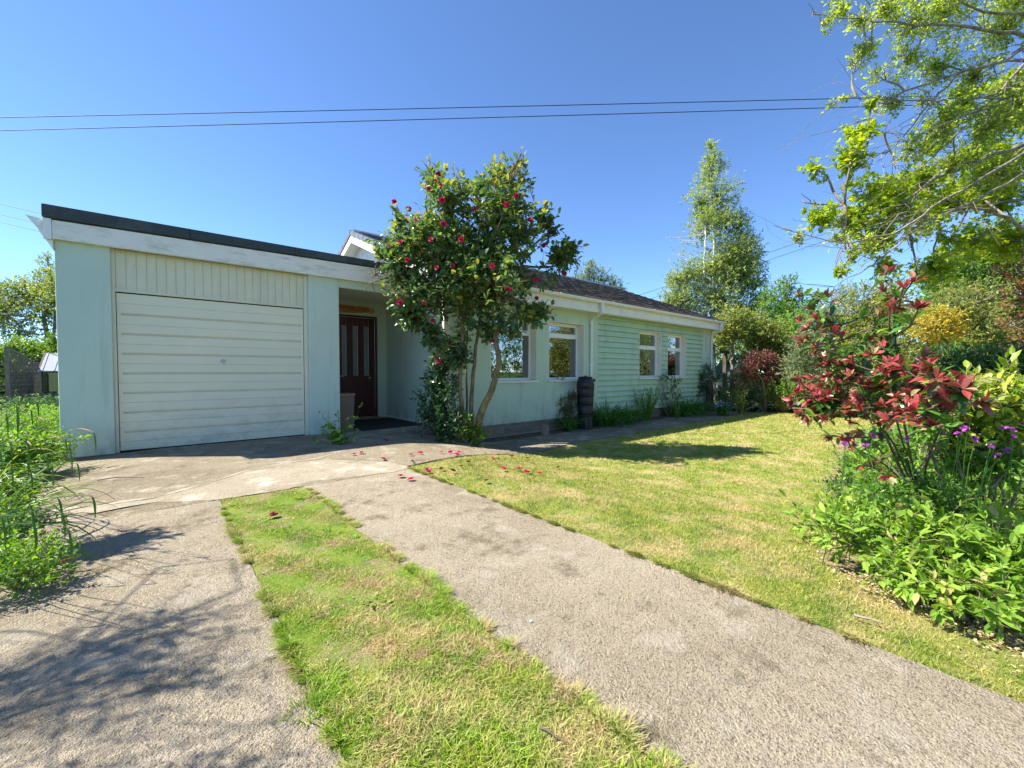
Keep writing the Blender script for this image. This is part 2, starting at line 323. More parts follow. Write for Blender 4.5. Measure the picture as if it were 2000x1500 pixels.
L['violet'] = leafmat('purple_petals', [(0, (.25, .03, .28)), (1, (.50, .10, .45))], .5, .3)
L['blue'] = leafmat('blue_petals', [(0, (.12, .12, .42)), (.8, (.25, .24, .62)), (1, (.7, .7, .85))], .5, .3)
# ------------------------------------------------------------------ foliage kit
T4 = (np.array([(0, 0, 0), (.45, .27, .07), (1, 0, -.08), (.45, -.27, .07)]), np.array([(0, 2, 1), (0, 3, 2)]))
T8 = (np.array([(0, 0, 0), (.25, .17, .05), (.62, .19, .03), (1, 0, -.14), (.62, -.19, .03), (.25, -.17, .05), (.3, 0, 0), (.65, 0, -.03)]),
      np.array([(0, 6, 1), (1, 6, 2), (6, 7, 2), (7, 3, 2), (0, 5, 6), (5, 4, 6), (6, 4, 7), (7, 4, 3)]))
TW = (T8[0]*np.array([1, 1.35, 1]), T8[1])
def _maple():
    a = np.radians([180, 140, 100, 72, 45, 25, 0, -25, -45, -72, -100, -140]); r = [.1, .36, .30, .55, .33, .62 if 0 else .45, .72, .45, .33, .55, .30, .36]
    v = [(.35, 0, 0)]+[(.35+R*math.cos(t), R*math.sin(t), .05 if i % 2 else -.03) for i, (t, R) in enumerate(zip(a, r))]
    n = len(a); return (np.array(v), np.array([(0, 1+(i+1) % n, 1+i) for i in range(n)]))
TM = _maple()
TR = (np.array([(0, 0, 0)]+[(.5+.5*math.cos(t), .5*math.sin(t), .06*math.cos(3*t)) for t in np.linspace(0, 2*np.pi, 9)[:-1]]), np.array([(0, 1+i, 1+(i+1) % 8) for i in range(8)]))
def leaves(mb, pos, d, up, size, T=T4, r=None):
    pos = np.asarray(pos); N = len(pos)
    if N == 0: return
    d = nrm(d); y = nrm(np.cross(up, d)); z = np.cross(d, y)
    size = np.broadcast_to(np.asarray(size, float), (N,))
    V, F = T; k = len(V)
    P = pos[:, None, :]+size[:, None, None]*(V[None, :, 0:1]*d[:, None]+V[None, :, 1:2]*y[:, None]+V[None, :, 2:3]*z[:, None])
    if r is None: r = rng.random(N)
    FF = (F[None]+(np.arange(N)*k)[:, None, None]).reshape(-1, F.shape[1])
    mb.add(P.reshape(-1, 3), FF, np.repeat(r, len(F)))
def sticks(mb, a, b, ra, rb, r=.5):
    a = np.asarray(a); b = np.asarray(b); N = len(a)
    if N == 0: return
    d = nrm(b-a); u = nrm(np.cross(d, np.array([.3, .5, .8]))); v = np.cross(d, u)
    ra = np.broadcast_to(ra, (N,)); rb = np.broadcast_to(rb, (N,)); V = []
    for P, R in ((a, ra), (b, rb)):
        for t in (0, 2.094, 4.189): V.append(P+R[:, None]*(math.cos(t)*u+math.sin(t)*v))
    V = np.stack(V, 1).reshape(-1, 3)
    F = np.array([(0, 1, 4, 3), (1, 2, 5, 4), (2, 0, 3, 5)]); mb.add(V, (F[None]+(np.arange(N)*6)[:, None, None]).reshape(-1, 4), r)
def unit(N): return nrm(rng.normal(size=(N, 3)))
def B(px, py, rpx, d, sy=1.): p = at(px, py, d); r = rpx*d/FPX; return (p, r, sy)
def clump(pts, freq, seed=0):
    rg = np.random.default_rng(seed); s = 0
    for i in range(5):
        k = rg.normal(size=3)*freq*(1+.5*i); s = s+np.sin(pts@k+rg.random()*6.28)/(1+.35*i)
    return s
def sample(blobs, n, surf=.45, gap=-9, freq=2., seed=1, rej=None):
    C = np.array([b[0] for b in blobs]); R = np.array([b[1] for b in blobs]); SZ = np.array([b[2] for b in blobs])
    out = []; outd = []; tot = 0; tries = 0
    w_ = R**1.9; w_ = w_/w_.sum()
    while tot < n and tries < 40:
        tries += 1; m = int(n*1.5)+10
        k = rng.choice(len(R), m, p=w_); u = unit(m); rr = R[k]*rng.random(m)**surf
        rr = rr*(1+.18*rng.normal(size=m)*(rng.random(m) < .3)); q = u*rr[:, None]; q[:, 2] *= SZ[k]
        p = C[k]+q; ok = clump(p, freq, seed) > gap
        ok &= p[:, 2] > G(p[:, 0], p[:, 1])+.02
        if rej is not None: ok &= ~rej(p)
        out.append(p[ok]); outd.append(u[ok]); tot += ok.sum()
    return np.vstack(out)[:n], np.vstack(outd)[:n]
def foliage(lm, tm, blobs, n, per, size, T=T4, surf=.45, gap=-9, freq=2., seed=1, rej=None, up=.35, spread=1.0, twl=2.2, rb=None, twr=.06, droop=0.):
    p, u = sample(blobs, n, surf, gap, freq, seed, rej); N = len(p)
    d = nrm(u*.8+unit(N)*.6+np.array([0, 0, up])); tl = size*twl*(.6+.8*rng.random(N))
    a = p-d*tl[:, None]*.5; b = p+d*tl[:, None]*.5
    if tm is not None: sticks(tm, a, b, size*twr, size*twr*.5)
    t = np.tile((np.arange(per)+.5)/per, (N, 1))+.1*rng.normal(size=(N, per)); t = np.clip(t, 0, 1.05)
    P = a[:, None]+(b-a)[:, None]*t[..., None]
    s = unit(N*per).reshape(N, per, 3); s = nrm(s-(s*d[:, None]).sum(-1, keepdims=True)*d[:, None])
    ld = nrm(d[:, None]*(.35+.5*t[..., None])+s*spread*(1.15-.6*t[..., None])+np.array([0, 0, -droop]))
    upv = nrm(np.broadcast_to(np.array([0, 0, 1.]), ld.shape)+.45*rng.normal(size=ld.shape)+.3*u[:, None])
    sz = size*(.65+.6*rng.random((N, per)))
    cr = np.repeat(.5+.22*rng.normal(size=N), per).reshape(N, per)
    r = np.clip(cr+.16*rng.normal(size=(N, per))+.12*(t-.5), 0, 1)
    if rb is not None: r = rb(P.reshape(-1, 3), r.reshape(-1), t.reshape(-1))
    leaves(lm, P.reshape(-1, 3), ld.reshape(-1, 3), upv.reshape(-1, 3), sz.reshape(-1), T, np.clip(np.ravel(r), 0, 1)); return p
def curve(a, b, bend=.15, n=7, sag=0., seed=None):
    a = np.asarray(a, float); b = np.asarray(b, float); L_ = np.linalg.norm(b-a); t = np.linspace(0, 1, n)[:, None]
    o = rng.normal(size=3)*bend*L_; o2 = rng.normal(size=3)*bend*L_*.4
    return a+(b-a)*t+o*np.sin(np.pi*t)+o2*np.sin(2*np.pi*t)+np.array([0, 0, -sag*L_])*np.sin(np.pi*t)
def limbs(tm, node, blobs, r0, nsub=6, r1=None, bend=.1, pts=None, n=6):
    """a limb from the nearest trunk node to every clump, then smaller boughs inside it"""
    node = np.atleast_2d(node)
    for c, R, sz in blobs:
        j = np.argmin(np.linalg.norm(node-c, axis=1)+.0*node[:, 2]); a = node[j]
        ln = np.linalg.norm(c-a); rr = min(r0, .02*ln+r0*.35)
        tm.tube(curve(a, c, bend, n=7), np.linspace(rr, rr*.45, 7), n)
        for _ in range(nsub):
            q = unit(1)[0]*R*.95; q[2] = q[2]*sz+R*.15*sz
            tm.tube(curve(a+(c-a)*random.uniform(.6, 1), c+q, .12, n=5), np.linspace(rr*.4, rr*.12, 5), 4)
def plant(name, label, cat, base, blobs, n, per, size, lmat, tmat='bark', T=T4, trunk=None, r0=.03, nsub=5, group=None, limb=True, crown='foliage', stem='stem', **kw):
    th = thing(name, label, cat, base, group); lm = MB(); tm = MB(); base = np.asarray(base, float)
    if trunk is not None:
        tm.tube(trunk[0], trunk[1], 9); nodes = np.asarray(trunk[0])[1:]
    else: nodes = base[None]+np.array([0, 0, .02])
    if limb: limbs(tm, nodes, blobs, r0, nsub)
    foliage(lm, tm, blobs, n, per, size, T, **kw)
    lm.obj(crown, L[lmat], th); tm.obj(stem, M[tmat], th, smooth=True)
    return th
def ribbons(mb, base, d0, length, width, droop, nseg=7, r=None, fold=.25):
    """arching strap leaves: arrays of base points, start directions, lengths"""
    N = len(base); base = np.asarray(base, float); d = nrm(np.asarray(d0, float)); L_ = np.broadcast_to(np.asarray(length, float), (N,)); W = np.broadcast_to(np.asarray(width, float), (N,)); D = np.broadcast_to(np.asarray(droop, float), (N,))
    p = base.copy(); rows = []
    for i in range(nseg+1):
        t = i/nseg; s = nrm(np.cross(d, np.array([0, 0, 1.]))+1e-6); wd = W*(math.sin(math.pi*min(.999, .12+t*.88))**.6)*(1 if t < 1 else 0)
        if i == nseg: wd = W*.02
        rows.append(np.stack([p-s*wd[:, None]*.5+np.array([0, 0, 1])*wd[:, None]*fold, p, p+s*wd[:, None]*.5+np.array([0, 0, 1])*wd[:, None]*fold], 1))
        p = p+d*(L_/nseg)[:, None]; d = nrm(d+np.array([0, 0, -1.])*(D/nseg)[:, None]*(1+t))
    V = np.stack(rows, 1); k = (nseg+1)*3
    F = []
    for i in range(nseg):
        for j in (0, 1): F.append((i*3+j, i*3+j+1, i*3+j+4, i*3+j+3))
    F = np.array(F)
    if r is None: r = rng.random(N)
    mb.add(V.reshape(-1, 3), (F[None]+(np.arange(N)*k)[:, None, None]).reshape(-1, 4), np.repeat(r, len(F)))
def grassy(name, label, cat, base, n, length, width, lmat, rad=.12, lean=.6, droop=1.2, group=None, part='leaves'):
    th = thing(name, label, cat, base, group); mb = MB(); a = rng.random(n)*2*np.pi; q = rng.random(n)**.5*rad
    p = np.stack([base[0]+q*np.cos(a), base[1]+q*np.sin(a), np.full(n, base[2])], 1)
    a2 = a+rng.normal(size=n)*.5; l = lean*(.2+rng.random(n)); d = np.stack([np.cos(a2)*l, np.sin(a2)*l, np.ones(n)], 1)
    ribbons(mb, p, d, length*(.6+.5*rng.random(n)), width*(.7+.5*rng.random(n)), droop*(.5+rng.random(n)))
    mb.obj(part, L[lmat], th); return th
# ------------------------------------------------------------------ ground sheets
def sheet(name, poly, mat, dz=0., step=.4, skirt=0., jitter=0., jstep=.08, kind='structure', z=None):
    pts = []
    for i in range(len(poly)):
        a = np.array(poly[i][:2], float); b = np.array(poly[(i+1) % len(poly)][:2], float); ln = np.linalg.norm(b-a); k = max(1, int(ln/jstep)) if jitter else 1
        nn = np.array([-(b-a)[1], (b-a)[0]])/(ln+1e-9)
        for j in range(k):
            o = 0
            if jitter and j > 0:
                s_ = (i*17.3+j*jstep); o = jitter*(.6*math.sin(s_*3.1)+.5*math.sin(s_*9.7+1)+.7*random.uniform(-1, 1))
            pts.append(a+(b-a)*j/k+nn*o)
    bm = bmesh.new(); vs = [bm.verts.new((p[0], p[1], 0)) for p in pts]; f = bm.faces.new(vs)
    bmesh.ops.triangulate(bm, faces=[f], ngon_method='EAR_CLIP')
    P = np.array(pts); lo = P.min(0); hi = P.max(0)
    for ax in (0, 1):
        for v in np.arange(math.floor(lo[ax]/step)*step+step, hi[ax], step):
            no = (1, 0, 0) if ax == 0 else (0, 1, 0)
            bmesh.ops.bisect_plane(bm, geom=bm.verts[:]+bm.edges[:]+bm.faces[:], plane_co=(v, v, 0), plane_no=no)
    if bm.faces[:] and sum(f.normal.z for f in bm.faces) < 0: bmesh.ops.reverse_faces(bm, faces=bm.faces[:])
    for v in bm.verts: v.co.z = (float(G(v.co.x, v.co.y)) if z is None else z)+dz
    if skirt:
        be = [e for e in bm.edges if e.is_boundary]; r = bmesh.ops.extrude_edge_only(bm, edges=be)
        for g in r['geom']:
            if isinstance(g, bmesh.types.BMVert): g.co.z -= skirt
    me = bpy.data.meshes.new(name); bm.to_mesh(me); bm.free(); me.materials.append(mat)
    o = bpy.data.objects.new(name, me); COL.objects.link(o); o['kind'] = kind; return o
FAR = 900
gx = [-FAR, -60, -12, -1.2, -.2, 2.6, 3.4, 4.4, 5.2, 20, 80, FAR]
gv = MB(); XS = np.array(gx, float); V = []; F = []
for i, x in enumerate(XS):
    for j, y in enumerate((-FAR, FAR)): V.append((x, y, float(G(x, 0))-.06))
for i in range(len(XS)-1): F.append((2*i, 2*i+2, 2*i+3, 2*i+1))
gv.add(V, F); g_ = gv.obj('ground', M['rough']); g_['kind'] = 'structure'
# house and drive key dimensions (metres)
YG = 7.66; XL = -.955; YD = 9.8; XR = 4.28; YH = 6.93; XE = 15.35
lawn_edge = [(2.14, -3), (2.14, 4.40), (3.2, 4.62), (4.2, 5.0), (6, 5.36), (10.8, 5.40), (15.0, 5.5), (18.5, 5.3), (19.5, 2), (18, -1), (12, -3)]
sheet('lawn', lawn_edge, M['lawn'], 0, .5, jitter=.018)
sheet('centre_strip', [(.375, -3), (.385, 4.31), (1.03, 4.28), (1.04, -3)], M['striplawn'], .009, .4, .03)
rs = sheet('driveway', [(1.03, -3), (1.03, 4.2755), (2.14, 4.2755), (2.14, -3)], M['conc'], .014, .5, .06, .007)
ls = sheet('driveway.001', [(-.70, -3), (-.72, 4.2755), (.38, 4.2755), (.375, -3)], M['conc'], .014, .5, .06, .007)
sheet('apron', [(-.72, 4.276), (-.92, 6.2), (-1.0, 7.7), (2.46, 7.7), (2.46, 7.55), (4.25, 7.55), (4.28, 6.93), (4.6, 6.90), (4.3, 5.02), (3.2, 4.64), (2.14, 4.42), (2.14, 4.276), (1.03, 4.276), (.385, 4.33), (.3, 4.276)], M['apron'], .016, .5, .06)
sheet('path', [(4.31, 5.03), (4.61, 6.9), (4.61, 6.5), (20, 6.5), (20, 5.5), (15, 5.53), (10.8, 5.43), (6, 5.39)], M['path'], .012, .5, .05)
sheet('flower_bed', [(4.62, 6.51), (4.62, 6.97), (20, 6.97), (20, 6.51)], M['soil'], .02, .5, .05)
# smooth screeded band with a pale feathered edge across the apron
band = [onG(*p)[:2] for p in [(85, 1003), (200, 992), (300, 978), (400, 951), (480, 925), (560, 908), (640, 900), (760, 905), (800, 915), (770, 925), (600, 945), (565, 958), (425, 980), (300, 985), (110, 1025)]]
sheet('smooth_patch', band, M['smooth'], .0172, .5, .0, .006, .15)
pe = MB(); pts = [onG(*p) for p in [(100, 1001), (200, 991), (300, 976), (400, 949), (480, 923), (560, 907), (620, 898), (660, 886)]]
pts = np.array(pts); q = np.vstack([np.linspace(pts[i], pts[i+1], 12)[:-1] for i in range(len(pts)-1)]); n_ = len(q)
wv = .016+.012*np.sin(np.arange(n_)*.5)+.02*rng.random(n_)
A_ = q.copy(); Bq = q.copy(); A_[:, 1] += wv; Bq[:, 1] -= wv*.6
for a in (A_, Bq): a[:, 2] = G(a[:, 0], a[:, 1])+.0182
pe.add(np.vstack([A_, Bq]), [(i, i+n_, i+n_+1, i+1) for i in range(n_-1)])
o = pe.obj('screed_edge', paint('pale_screed', (.40, .345, .26), .9, .3, 20, 90, .3)); o['kind'] = 'structure'
# planting bed soil, right
bedp = [onG(*p)[:2] for p in [(2300, 1500), (2000, 1275), (1870, 1215), (1740, 1165), (1640, 1115), (1590, 1040), (1615, 975), (1640, 910), (1625, 860), (1720, 832), (2200, 815), (2600, 900)]]
sheet('planting_bed', bedp, M['litter'], .006, .5, 0, .05, .10)
# back border soil
sheet('back_border', [onG(*p)[:2] for p in [(1400, 803), (1470, 797), (1560, 800), (1760, 812), (2300, 800), (2300, 765), (1400, 770)]], M['soil'], .024, .8)

# ------------------------------------------------------------------ the bungalow
H = thing('bungalow', 'single storey pale green bungalow with flat roofed garage and weatherboarded wing', 'house', (0, YG, 0))
def part(name, mb, mat, parent=H, **k): return mb.obj(name, M[mat] if isinstance(mat, str) else mat, parent, **k)
# garage: pillars, side and back walls
xpl = float(onY(221, 700, YG)[0]); xpr0 = float(onY(604, 700, YG)[0]); xpr1 = float(onY(663.5, 700, YG)[0])
ZT = 2.745
g = MB(); g.box(XL, YG, 0, xpl, YG+.30, ZT); g.box(XL, YG+.30, -.05, XL+.22, 14.5, ZT); part('garage_wall', g, 'mint', bevel=.012)
g = MB(); g.box(xpr0, YG, .0, xpr1, YG+.30, ZT); g.box(xpr1-.12, YG+.30, 0, xpr1, YD, ZT); part('garage_pillar', g, 'mint', bevel=.012)
g = MB(); g.box(XL+.02, YG+.02, -.16, xpl-.03, YG+.28, -.002); part('garage_plinth', g, 'plinth'); g = MB(); g.box(xpr0+.02, YG+.02, -.1, xpr1-.02, YG+.28, -.002); part('garage_plinth', g, 'plinth')
# garage frame, door, boards above
dz1 = 2.172
f = MB(); f.box(xpl, YG+.06, 0, xpl+.035, YG+.14, dz1+.03); f.box(xpr0-.06, YG+.06, 0, xpr0, YG+.14, ZT); f.box(xpl, YG+.06, dz1+.005, xpr0-.06, YG+.10, dz1+.045)
f.box(xpl, YG+.06, dz1+.045, xpl+.04, YG+.14, ZT); part('garage_frame', f, 'cream', bevel=.003)
b_ = MB(); xa = xpl+.04; nb = 22; bw = (xpr0-.06-xa)/nb
for i in range(nb): b_.box(xa+i*bw+.004, YG+.075, dz1+.045, xa+(i+1)*bw-.004, YG+.10, ZT)
b_.box(xa, YG+.085, dz1+.046, xpr0-.06, YG+.12, ZT); part('board_panel', b_, 'cream', bevel=.002)
gd = MB(); x0 = xpl+.042; x1 = xpr0-.068; zb = .025; nbands = 8; bh = (dz1-.012-zb)/nbands
yf = YG+.085
for i in range(nbands):
    z0 = zb+i*bh; z1 = z0+bh; gz = .030
    top = z1 if i == nbands-1 else z1-gz
    # slightly pillowed band in two halves with a fine score line between
    zm = (z0+top)/2
    for (a, c) in ((z0, zm-.0009), (zm+.0009, top)): gd.box(x0, yf, a, x1, yf+.034, c)
    if i < nbands-1:
        gd.box(x0, yf+.001, z1-gz, x0+.045, yf+.02, z1); gd.box(x1-.045, yf+.001, z1-gz, x1, yf+.02, z1)
        gd.prism([(x0+.045, yf+.014, z1-gz+.001), (x0+.045, yf+.028, z1-gz*.5), (x0+.045, yf+.030, z1), (x0+.045, yf+.034, z1), (x0+.045, yf+.034, z1-gz+.001)], (x1-x0-.09, 0, 0))
gd.box(x0, yf+.036, zb, x1, yf+.045, dz1-.012)
door = part('garage_door', gd, 'gdoor', bevel=.0015)
hd = MB(); hp = onY(436, 705, yf); hx, hz = hp[0], hp[2]
hd.tube([(hx, yf-.0, hz), (hx, yf-.035, hz)], .012, 10); hd.box(hx-.009, yf-.045, hz-.055, hx+.009, yf-.03, hz+.02); hd.tube([(hx, yf-.001, hz), (hx, yf-.008, hz)], .03, 14)
hd.box(hx-.04, yf-.042, hz-.006, hx-.009, yf-.033, hz+.006); part('handle', hd, 'steel', door, bevel=.002)
gp = MB(); gp.box(x0-.02, YG+.115, -.01, x1+.02, YG+.13, dz1+.02); part('garage_inside', gp, 'dark')
# fascia, felt roof
YF = 7.56; zf = 2.73
XR2 = XR+.0
fa = MB(); fa.prism([(XL-.0, YF, zf), (XR2, YF, zf), (XR2, YF, 3.03), (XL-.0, YF, 2.955)], (0, .03, 0)); fa.box(XL, YF+.03, zf+.02, XL+.03, 14.5, 2.95)
fa.box(XL+.03, YF+.03, zf+.004, XR2, YG+.0, zf+.02)
part('fascia', fa, 'fascia', bevel=.003)
fe = MB(); fe.box(XL-.075, YF-.012, zf-.012, XL-.003, YF+.04, 2.965); part('fascia_end', fe, 'upvc', bevel=.004)
ro = MB(); ro.prism([(XL-.08, YF-.03, 2.972), (XR2, YF-.03, 3.045), (XR2, YF-.03, 3.14), (XL-.08, YF-.03, 3.13)], (0, .16, 0))
ro.box(XL-.08, YF+.13, 3.0, XR2, 14.5, 3.10)
part('flat_roof', ro, 'felt', bevel=.012)
for px in (371, 576): fj = MB(); x = float(onY(px, 460, YF-.03)[0]); fj.box(x-.004, YF-.034, 2.99, x+.004, YF-.028, 3.13); part('felt_seam', fj, 'dark')
gu = MB()  # square section gutter running back along the side
gp_ = [(XL-.085, 2.86), (XL-.085, 2.955), (XL-.215, 2.972), (XL-.165, 2.90), (XL-.135, 2.86)]
gu.prism([(x, YF+.02, z) for x, z in gp_], (0, 6.9, 0)); gu.prism([(XL-.085, YF+.02, 2.75), (XL-.085, YF+.02, 2.858), (XL-.130, YF+.02, 2.858)], (0, 6.9, 0)); gu.prism([(XL+.0, YF+.05, 2.60), (XL-.0, YF+.05, 2.74), (XL-.07, YF+.05, 2.74)], (0, 6.9, 0))
part('side_gutter', gu, 'upvc')
# porch: ceiling, back wall, door, return wall
pc = MB(); pc.box(xpr1, YG+.003, 2.73, XR, YD, 2.76); part('porch_ceiling', pc, 'white')
pb = MB(); pb.box(xpr1, YG+.003, 2.60, XR-.002, YG+.12, 2.728); part('porch_beam', pb, 'green')
dx0 = float(onY(655, 700, YD)[0]); dx1 = float(onY(738, 700, YD)[0]); dzt = float(onY(700, 616, YD)[2])
pw = MB(); pw.box(xpr1, YD, 0, dx0, YD+.25, 2.73); pw.box(dx1, YD, 0, XR-.002, YD+.25, 2.73); pw.box(dx0, YD, dzt, dx1, YD+.25, 2.73); part('porch_wall', pw, 'green')
df = MB(); df.box(dx0, YD+.05, 0, dx0+.04, YD+.16, dzt); df.box(dx1-.04, YD+.05, 0, dx1, YD+.16, dzt); df.box(dx0+.04, YD+.05, dzt-.04, dx1-.04, YD+.16, dzt); part('door_frame', df, 'maroon', bevel=.003)
fd = MB(); a0 = dx0+.045; a1 = dx1-.045; yd = YD+.08; zt = dzt-.045
gl_ = [onY(px, 700, yd)[0] for px in (668, 676.5, 689.5, 699, 711, 720)]; gz0, gz1 = float(onY(700, 734, yd)[2]), float(onY(700, 637, yd)[2])
cols = [a0, *[float(v) for v in gl_], a1]
nbd = 7; 
for i in range(0, len(cols)-1):
    if i % 2 == 0:
        fd.box(cols[i]+.002, yd, .03, cols[i+1]-.002, yd+.035, zt)
    else:
        fd.box(cols[i]+.002, yd+.002, .03, cols[i+1]-.002, yd+.035, gz0); fd.box(cols[i]+.002, yd+.002, gz1, cols[i+1]-.002, yd+.035, zt)
fd.box(a0, yd+.02, .03, a1, yd+.03, gz0); front = part('front_door', fd, 'maroon', bevel=.003)
for i in (1, 3, 5):
    gm = MB(); gm.box(cols[i]+.002, yd+.014, gz0, cols[i+1]-.002, yd+.026, gz1); part('glazing', gm, 'frost', front)
kn = MB(); kx = float(a0+.05); kn.tube([(kx, yd, 1.0), (kx, yd-.05, 1.0), (kx+.10, yd-.055, 1.0)], .010, 8); kn.box(kx-.018, yd-.006, .93, kx+.018, yd, 1.09); part('handle', kn, 'steel', front)
ll = MB(); ll.tube([(float(cols[6])+.02, yd-.012, .95), (float(cols[6])+.02, yd+.002, .95)], .018, 12); part('lock', ll, 'steel', front)
th_ = MB(); th_.box(dx0, YD-.03, .0, dx1, YD+.16, .028); part('threshold', th_, 'wood')
ps = MB(); ps.box(xpr1, 7.60, -.18, XR+.05, YD+.1, .0); part('porch_floor', ps, 'smooth', bevel=.008)
skr = MB(); skr.box(XR-.022, 7.7, .001, XR, YD-.002, .035); part('porch_skirting', skr, 'white')
# wing: wall with real openings
rw = MB(); rw.box(XR, YH, -.02, XR+.25, YD+.25, 2.75); part('return_wall', rw, 'mint', bevel=.01)
ZS = 2.75
wins = [(958, 1048, .905, 2.30), (1072, 1140, .905, 2.30), (1249, 1291, .925, 2.315), (1304, 1339, .925, 2.315)]
WX = []
for a, b, z0, z1 in wins: WX.append((float(onY(a, 700, YH)[0]), float(onY(b, 700, YH)[0]), z0, z1))
XB = float(onY(1168, 700, YH)[0]); XC = float(onY(1372, 700, YH)[0]); XE = float(onY(1392, 700, YH)[0])
def wallrun(mb, xa, xb, z0, z1, y0, y1, ops):
    x = xa
    for (a, b, c, d) in ops:
        mb.box(x, y0, z0, a, y1, z1); mb.box(a, y0, z0, b, y1, c); mb.box(a, y0, d, b, y1, z1); x = b
    mb.box(x, y0, z0, xb, y1, z1)
wm = MB(); wallrun(wm, XR+.25, XB, -.02, ZS, YH, YH+.28, WX[:2]); part('rendered_wall', wm, 'green')
wc = MB(); wallrun(wc, XB, XC, -.02, ZS, YH+.06, YH+.28, WX[2:]); part('inner_wall', wc, 'green')
wp = MB(); wp.box(XC, YH, -.02, XE, YH+.28, ZS); wp.box(XE-.28, YH+.28, -.02, XE, 15.2, ZS); part('corner_pier', wp, 'mint', bevel=.01)
pl = MB(); pl.box(XR+.01, YH+.02, -.5, XE-.01, YH+.27, -.022); part('plinth', pl, 'plinth')
pl = MB(); pl.box(XR+.012, YH-.05, -.5, XB, YH+.02, -.255); part('plinth_footing', pl, 'smooth')
# weatherboards: sloping lapped boards cut round the windows
bd = MB(); nbr = 18; zb0 = -.02; zb1 = 2.66; bh = (zb1-zb0)/nbr
def lap(xa, xb, z0, z1, zc):   # one lapped board of full bottom zc
    def yy(z): return YH+.046-.052*(1-(z-zc)/bh)
    p = [(xa, yy(z0), z0), (xa, yy(z1), z1), (xa, YH+.059, z1), (xa, YH+.059, z0)]
    bd.prism(p, (xb-xa, 0, 0))
for i in range(nbr):
    c = zb0+i*bh; d = c+bh-.007; cuts = sorted({c, d, *[z for w_ in WX[2:] for z in (w_[2]-.03, w_[3]) if c < z < d]})
    for za, zbb in zip(cuts[:-1], cuts[1:]):
        mid = (za+zbb)/2; x = XB+.003; segs = []
        for (a, b, z0, z1) in WX[2:]:
            if z0-.03 < mid < z1: segs.append((x, a-.002)); x = b+.002
        segs.append((x, XC-.003))
        for s0, s1 in segs: lap(s0, s1, za, zbb, c)
part('weatherboarding', bd, 'board')
# windows
def window(a, b, z0, z1, rd=.20, topf=.26, kind=0):
    y = YH+rd; fr = MB(); fw = .055
    zt_ = z1-(z1-z0)*topf
    fr.box(a, y, z0, a+fw, y+.06, z1); fr.box(b-fw, y, z0, b, y+.06, z1); fr.box(a+fw, y, z0, b-fw, y+.06, z0+fw); fr.box(a+fw, y, z1-fw, b-fw, y+.06, z1)
    fr.box(a+fw, y-.012, zt_-.04, b-fw, y+.06, zt_+.04)
    # top light casement frame
    fr.box(a+fw, y-.010, zt_+.04, b-fw, y+.05, zt_+.075); fr.box(a+fw, y-.010, z1-fw-.03, b-fw, y+.05, z1-fw); fr.box(a+fw, y-.010, zt_+.075, a+fw+.035, y+.05, z1-fw-.03); fr.box(b-fw-.035, y-.010, zt_+.075, b-fw, y+.05, z1-fw-.03)
    W = fr.obj('window', M['upvc'], H, bevel=.004)
    p = MB(); p.box(a+fw, y+.025, z0+fw, b-fw, y+.032, zt_-.04); p.box(a+fw+.035, y+.025, zt_+.075, b-fw-.035, y+.032, z1-fw-.03); p.obj('pane', M['glass'], W)
    rv = MB(); t = .012
    rv.box(b-t, YH-.012, z0+.002, b-.0005, y-.001, z1-.0005); rv.box(a+.0005, YH+.002, z0+.002, a+t, y-.001, z1-.0005); rv.box(a+t, YH+.002, z1-t, b-t, y-.001, z1-.0005); rv.obj('reveal', M['white'], W)
    s = MB(); s.box(a-.04, YH-.05, z0-.045, b+.04, YH-.002, z0-.004); s.box(a+.001, YH-.002, z0-.03, b-.001, y-.001, z0-.002); s.obj('sill', M['white'], W, bevel=.005)
    cu = MB(); xs = np.linspace(b-.24, b-.02, 14); ys = y+.16+.02*np.sin(np.arange(14)*1.9)
    cu.add(np.vstack([np.stack([xs, ys, np.full(14, z0+.01)], 1), np.stack([xs, ys, np.full(14, z1)], 1)]), [(i, i+1, i+15, i+14) for i in range(13)]); cu.obj('curtain', M['curtain'], W)
for i, w_ in enumerate(WX): window(*w_, rd=.20 if i < 2 else .15, topf=.24 if i < 2 else .36)
rm = MB(); rm.box(XR+.25, 10.4, -.02, XE-.3, 10.5, 2.7); rm.box(XR+.25, YH+.29, -.05, XE-.3, 10.4, -.02); rm.box(XR+.25, YH+.29, 2.68, XE-.3, 10.4, 2.7)
xm = (WX[1][1]+WX[2][0])/2; rm.box(xm, YH+.29, -.02, xm+.1, 10.4, 2.68); part('room_shell', rm, 'room')
# pitched roof
XG0 = 4.0; XG1 = 15.62; YE = 6.60; ZE = 2.90; YR = 11.3; ZR = 4.80; YB = 16.0
sl_ = (ZR-ZE)/(YR-YE)
rf = MB(); ncr = 15; dY = (YR-YE)/ncr; ln = math.hypot(dY, dY*sl_)
ntx = 39; tw = (XG1-XG0)/ntx
for i in range(ncr):
    y0 = YE+i*dY-.03; z0 = ZE+i*dY*sl_
    for j in range(ntx):
        o_ = (i % 2)*.5*tw; xa = XG0+j*tw+o_*0; e = random.uniform(-.004, .006); q = .002
        prof = [(y0, z0+.004+e), (y0, z0+.044+e), (y0+dY+.05, z0+.022+(dY+.05)*sl_-.018), (y0+dY+.05, z0+(dY+.05)*sl_-.018)]
        rf.prism([(xa+q, a, b) for a, b in prof], (tw*.5-q, 0, 0), random.random()); 
        rf.prism([(xa+tw*.5, a, b-.003) for a, b in prof], (tw*.5-q, 0, 0), random.random())
rf.prism([(XG0+.01, YR, ZR-.01), (XG0+.01, YB, ZE-.01), (XG0+.01, YB, ZE-.06), (XG0+.01, YR, ZR-.06)], (XG1-XG0-.02, 0, 0))
